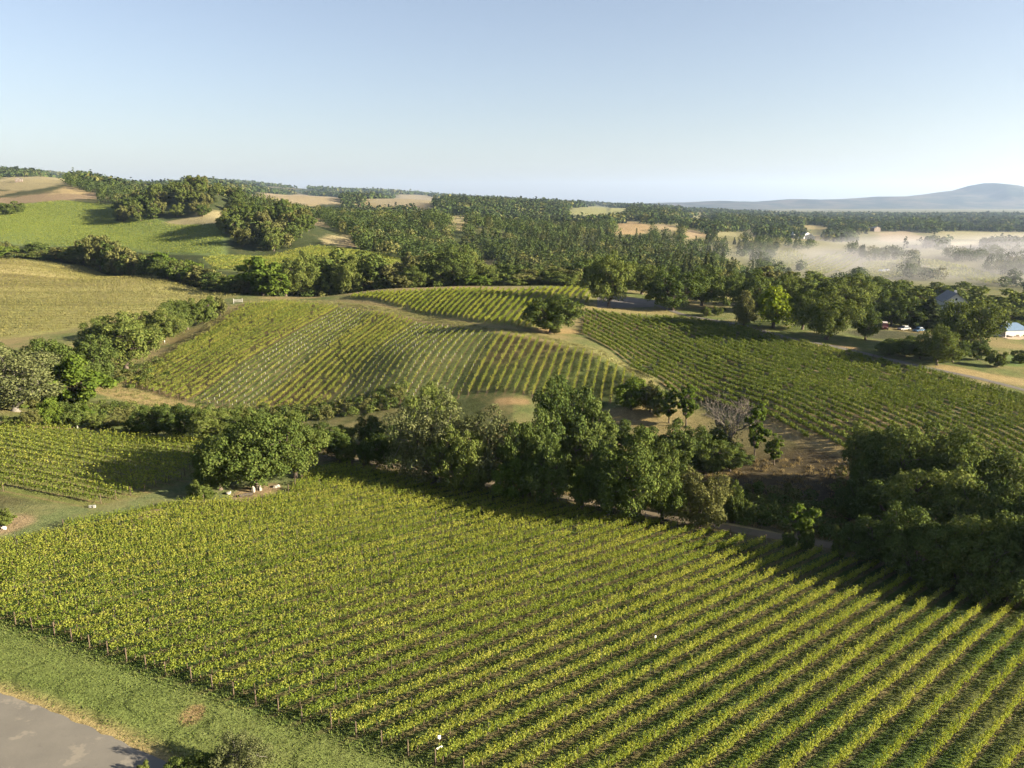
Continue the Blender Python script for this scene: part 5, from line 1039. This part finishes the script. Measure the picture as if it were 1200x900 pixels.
# the farmhouse with the blue hipped roof
x, y = worldpt(1183, 272); zg = hz(x, y); zr = CAM_Z + 272 * ray(1183, 378)[2] / ray(1183, 378)[1]; ze = CAM_Z + 272 * ray(1183, 385)[2] / ray(1183, 385)[1]; r = empty('farmhouse', (x, y, zg), .12); tag(r, 'low farmhouse with a blue hipped roof and open porch at the right edge', 'house')
h0 = ze - zg; rh = max(1.4, zr - ze); a, b = 4.7, 3.6
rf = polym('roof', [(-a, -b, h0), (a, -b, h0), (a, b, h0), (-a, b, h0), (-a * .45, 0, h0 + rh), (a * .45, 0, h0 + rh), (-a, -b, h0 - .15), (a, -b, h0 - .15), (a, b, h0 - .15), (-a, b, h0 - .15)], [(0, 1, 5, 4), (1, 2, 5), (2, 3, 4, 5), (3, 0, 4), (0, 6, 7, 1), (1, 7, 8, 2), (2, 8, 9, 3), (3, 9, 6, 0), (9, 8, 7, 6)], M_ROOFB, r)
boxm('chimney', (-.4, -.4, -1.0), (.4, .4, .9), M_WALLW, rf, .03, (-a * .5, 0, h0 + rh * .95))
boxm('fascia', (-a + .35, -b + .25, h0 - 1.65), (a - .35, -b + .45, h0 - .17), M_WALLW, r); boxm('wall', (-a + .5, -b + 2.6, -.5), (a - .5, b - .4, h0 - .17), M_WALLW, r)
wf = boxm('window', (-1.3, -.06, -.7), (1.3, .06, .7), M_WHITE, r, .01, (-1.6, -b + 2.59, h0 - 2.9)); boxm('pane', (-1.2, -.09, -.6), (1.2, -.064, .6), M_GLASS, wf); boxm('door', (-.5, -.05, 0), (.5, .05, 2.1), M_DOOR, r, .01, (2.2, -b + 2.59, max(.2, h0 - 4.0)))
for s in (-1, -.33, .33, 1): boxm('porch_post', (-.1, -.1, -.5), (.1, .1, h0 - 1.64), M_WHITE, r, .01, (s * (a - .6), -b + .35, 0))
boxm('terrace', (-a - .6, -b - 2.2, -.8), (a - .2, -b + 2.5, max(.4, h0 - 4.1)), M_TAN, r, .05)
# -- vehicles under the trees
def car(x, y, rz, col, label, L=4.5, W_=1.8, H=1.45, van=False, name='parked_car', roofcol=None):
    r = empty(name, (x, y, hz(x, y) + .03), rz); tag(r, label, 'van' if van else 'car', 'vehicles parked under the trees'); pm = paint('car_paint', col); a = W_ / 2; l = L / 2; sh = H * .55
    prof = [(-l, .35), (-l, sh * .95), (-l * .62, sh * 1.02), (l * .98, sh), (l, .4)] if not van else [(-l, .35), (-l, sh * .85), (-l * .86, sh), (l, sh), (l, .35)]
    def extr(name, pr, aa, mat, parent, top=1.):
        n = len(pr); V = [(p[0], -aa, p[1]) for p in pr] + [(p[0], aa, p[1]) for p in pr]; o = polym(name, V, [tuple(range(n)), tuple(range(2 * n - 1, n - 1, -1))] + [(i, (i + 1) % n, n + (i + 1) % n, n + i) for i in range(n)], mat, parent); return o
    body = extr('body', prof, a, pm, r)
    if van: cab = [(-l * .84, sh), (-l * .62, H * .97), (l * .96, H), (l * .99, sh)]
    else: cab = [(-l * .48, sh), (-l * .22, H * .98), (l * .48, H), (l * .82, sh)]
    n = 4; V = []
    for s in (-1, 1): V += [(p[0], s * (a * (.98 if p[1] <= sh else .82)), p[1]) for p in cab]
    polym('windows', V, [(0, 1, 2, 3), (7, 6, 5, 4), (0, 4, 5, 1), (2, 6, 7, 3), (1, 5, 6, 2)], M_GLASS if not van else pm, r)
    polym('roof', [(cab[1][0] + .1, -a * .83, H), (cab[2][0] - .1, -a * .83, H + .02), (cab[2][0] - .1, a * .83, H + .02), (cab[1][0] + .1, a * .83, H), (cab[1][0], -a * .8, H + .06), (cab[2][0], -a * .8, H + .08), (cab[2][0], a * .8, H + .08), (cab[1][0], a * .8, H + .06)], [(4, 5, 6, 7), (0, 1, 5, 4), (1, 2, 6, 5), (2, 3, 7, 6), (3, 0, 4, 7)], paint('roof_paint', roofcol) if roofcol else pm, r)
    if van:
        for s in (-1, 1): boxm('window', (-l * .7, -.02, sh + .1), (-l * .3, .02, H * .85), M_GLASS, r, 0, (0, s * a * .93, 0))
    for sx in (-.6, .6):
        for s in (-1, 1):
            g = Geo(); V, F = tube_np([(0, -.1, 0), (0, .1, 0)], [.33, .33], 12); me = bpy.data.meshes.new('tyre'); bm = bmesh.new(); bmesh.ops.create_cone(bm, cap_ends=True, segments=14, radius1=.33, radius2=.33, depth=.2); bmesh.ops.rotate(bm, verts=bm.verts[:], cent=(0, 0, 0), matrix=Matrix.Rotation(math.pi / 2, 3, 'X')); bm.to_mesh(me); bm.free(); me.materials.append(M_TIRE)
            wl = link('wheel', me, r, (sx * l, s * (a - .06), .33)); boxm('rim', (-.15, -.02, -.15), (.15, .02, .15), M_RIM, wl, .015, (0, s * .1, 0))
    for s in (-1, 1): boxm('headlight', (-.03, -.18, -.08), (.03, .18, .08), M_LAMP, r, .02, (-l - .01, s * a * .68, sh * .75))
x, y = worldpt(1036, 276); car(x, y, 1.2, (.14, .04, .032), 'red van with a cream roof under the roadside oaks', 4.8, 2.0, 2.4, True, 'van', (.5, .44, .4))
x, y = worldpt(1059, 277); car(x, y, .35, (.36, .355, .34), 'white car parked right of the red van'); x, y = worldpt(1076, 275); car(x, y, .5, (.03, .08, .15), 'blue car parked right of the white car')
# -- far buildings
for px, D, rz, w_, d_, h_, lb in ((940, 1330, .5, 17, 24, 6, 'largest white house on the knoll above the mist'), (931, 1325, .2, 11, 13, 4.5, 'smaller white house left of the largest one above the mist'), (950, 1322, -.3, 13, 15, 4.5, 'smaller white house right of the largest one above the mist')):
    x, y = worldpt(px, D); house('white_house', x, y, rz, w_, d_, h_, 4, M_WALLW, M_WHITE if px != 940 else M_ROOFG, lb, group='white houses above the mist', z=hz(x, y) + 1.5)
for px, D, w_, d_, h_, wm, rm_, lb in ((1024, 1750, 18, 22, 7, M_BARN, M_ROOFG, 'brown barn at the edge of the valley fields'), (1068, 2080, 60, 22, 9, M_WALL, M_ROOFB, 'long pale blue shed behind the dark valley clump'), (1036, 830, 3.6, 4.5, 2.2, M_WALLW, M_WHITE, 'left one of two small white sheds in the mist'), (1042, 838, 3.2, 4, 2.2, M_WALLW, M_WHITE, 'right one of two small white sheds in the mist'), (923, 1800, 10, 12, 6, M_WALLW, M_WHITE, 'tiny white house among the far valley trees'), (31, 1180, 9, 10, 4, M_BARN, M_ROOFG, 'small house on the tan hill at the far left')):
    x, y = worldpt(px, D); house('barn' if 'barn' in lb else 'shed' if 'shed' in lb else 'house', x, y, .4, w_, d_, h_, h_ * .45, wm, rm_, lb, cat='barn' if 'barn' in lb else 'shed' if 'shed' in lb else 'house', chimney=False)
# ------------------------------------------------------------------ dry grass
def tufts(name, pts, label, mat, per, hgt_, spread):
    P = np.array(pts); z = height(P[:, 0], P[:, 1]); k = len(P) * per; b = np.repeat(np.column_stack([P, z]), per, 0) + np.column_stack([rng.normal(0, spread, (k, 2)), np.zeros(k)]); h = rng.uniform(.5, 1.2, k) * hgt_; a = rng.uniform(0, 6.28, k); wv = .05 + .03 * rng.uniform(size=k)
    sx = np.column_stack([np.cos(a), np.sin(a), np.zeros(k)]) * wv[:, None]; lean = rng.normal(0, .3, (k, 3)) * h[:, None]; lean[:, 2] = h
    V = np.stack([b - sx, b + sx, b + lean + sx * .3, b + lean - sx * .3], 1).reshape(-1, 3); return tag(link(name, mesh_np(name, V, np.arange(k * 4).reshape(-1, 4), mat)), label, 'grass', kind='stuff')
M_STRAW = leaf_material('straw', [(.16, .12, .05), (.22, .17, .08), (.28, .22, .11)], .3); M_GREENG = leaf_material('grass_blades', [(.05, .08, .02), (.09, .12, .03), (.14, .15, .05)], .3)
lw = poisson(2600, in_band(BK0, FD, FN, -60, 24, -17, -1), .55, 9000); tufts('lawn_grass', [p for p in lw if sdist(np.array([p[0]]), np.array([p[1]]), POLY_LOT)[0] < -.6], 'mown grass and weeds between the paved lot and the vines', M_GREENG, 12, .09, .35)
gp = poisson(2600, in_band(FE0, FD, FN, -10, 190, 7, 50), .55, 12000); tufts('dry_grass', gp, 'dry grass on the gully slopes', M_STRAW, 22, .45, .35)
ve = poisson(1100, in_band(BK0, FD, FN, -75, 40, -1.2, 1.6), .34, 5000); tufts('grass', ve, 'rough grass along the front edge of the near field', M_GREENG, 8, .2, .3)
crest = []
for pts, wd, c in (CRESTS[0], CRESTS[2], CRESTS[3]):
    for i in range(len(pts) - 1):
        L = np.linalg.norm(pts[i + 1] - pts[i]); k = int(L * 3.2); t = rng.uniform(0, 1, (k, 1)); crest.append(pts[i] * (1 - t) + pts[i + 1] * t + rng.normal(0, wd * .55, (k, 2)))
M_PALEG = leaf_material('pale_grass', [(.10, .11, .04), (.16, .155, .06), (.23, .205, .09)], .3); tufts('meadow_grass', np.concatenate(crest), 'dry grass along the hill crest road and margins', M_PALEG, 20, .35, .5)
M_ALLEYG = leaf_material('alley_grass_blades', [(.03, .055, .012), (.05, .08, .018), (.085, .10, .026)], .25)  # darker copy of the grass, with the shade of the rows in its colour
def in_block(poly, k, m=.5):
    lo, hi = poly.min(0), poly.max(0); P = np.column_stack([rng.uniform(lo[0], hi[0], k), rng.uniform(lo[1], hi[1], k)]); P = P[sdist(P[:, 0], P[:, 1], poly) > m]; return P[in_view(np.column_stack([P, height(P[:, 0], P[:, 1])]))]
tufts('hill_grass', in_block(POLY_HILL, 9000), 'grass and weeds between the vine rows of the round hill', M_GREENG, 6, .3, .7)
tufts('slope_grass', in_block(POLY_RIGHT, 6000), 'grass and weeds between the vine rows of the right slope', M_GREENG, 5, .28, .7)
tufts('alley_grass', in_block(POLY_NEAR, 14000), 'grass and weeds between the vine rows of the near field', M_ALLEYG, 7, .16, .4)
tufts('field_grass', in_block(POLY_LEFT, 2500), 'grass and weeds between the vine rows of the left field', M_GREENG, 7, .18, .4)
print('objects ok')
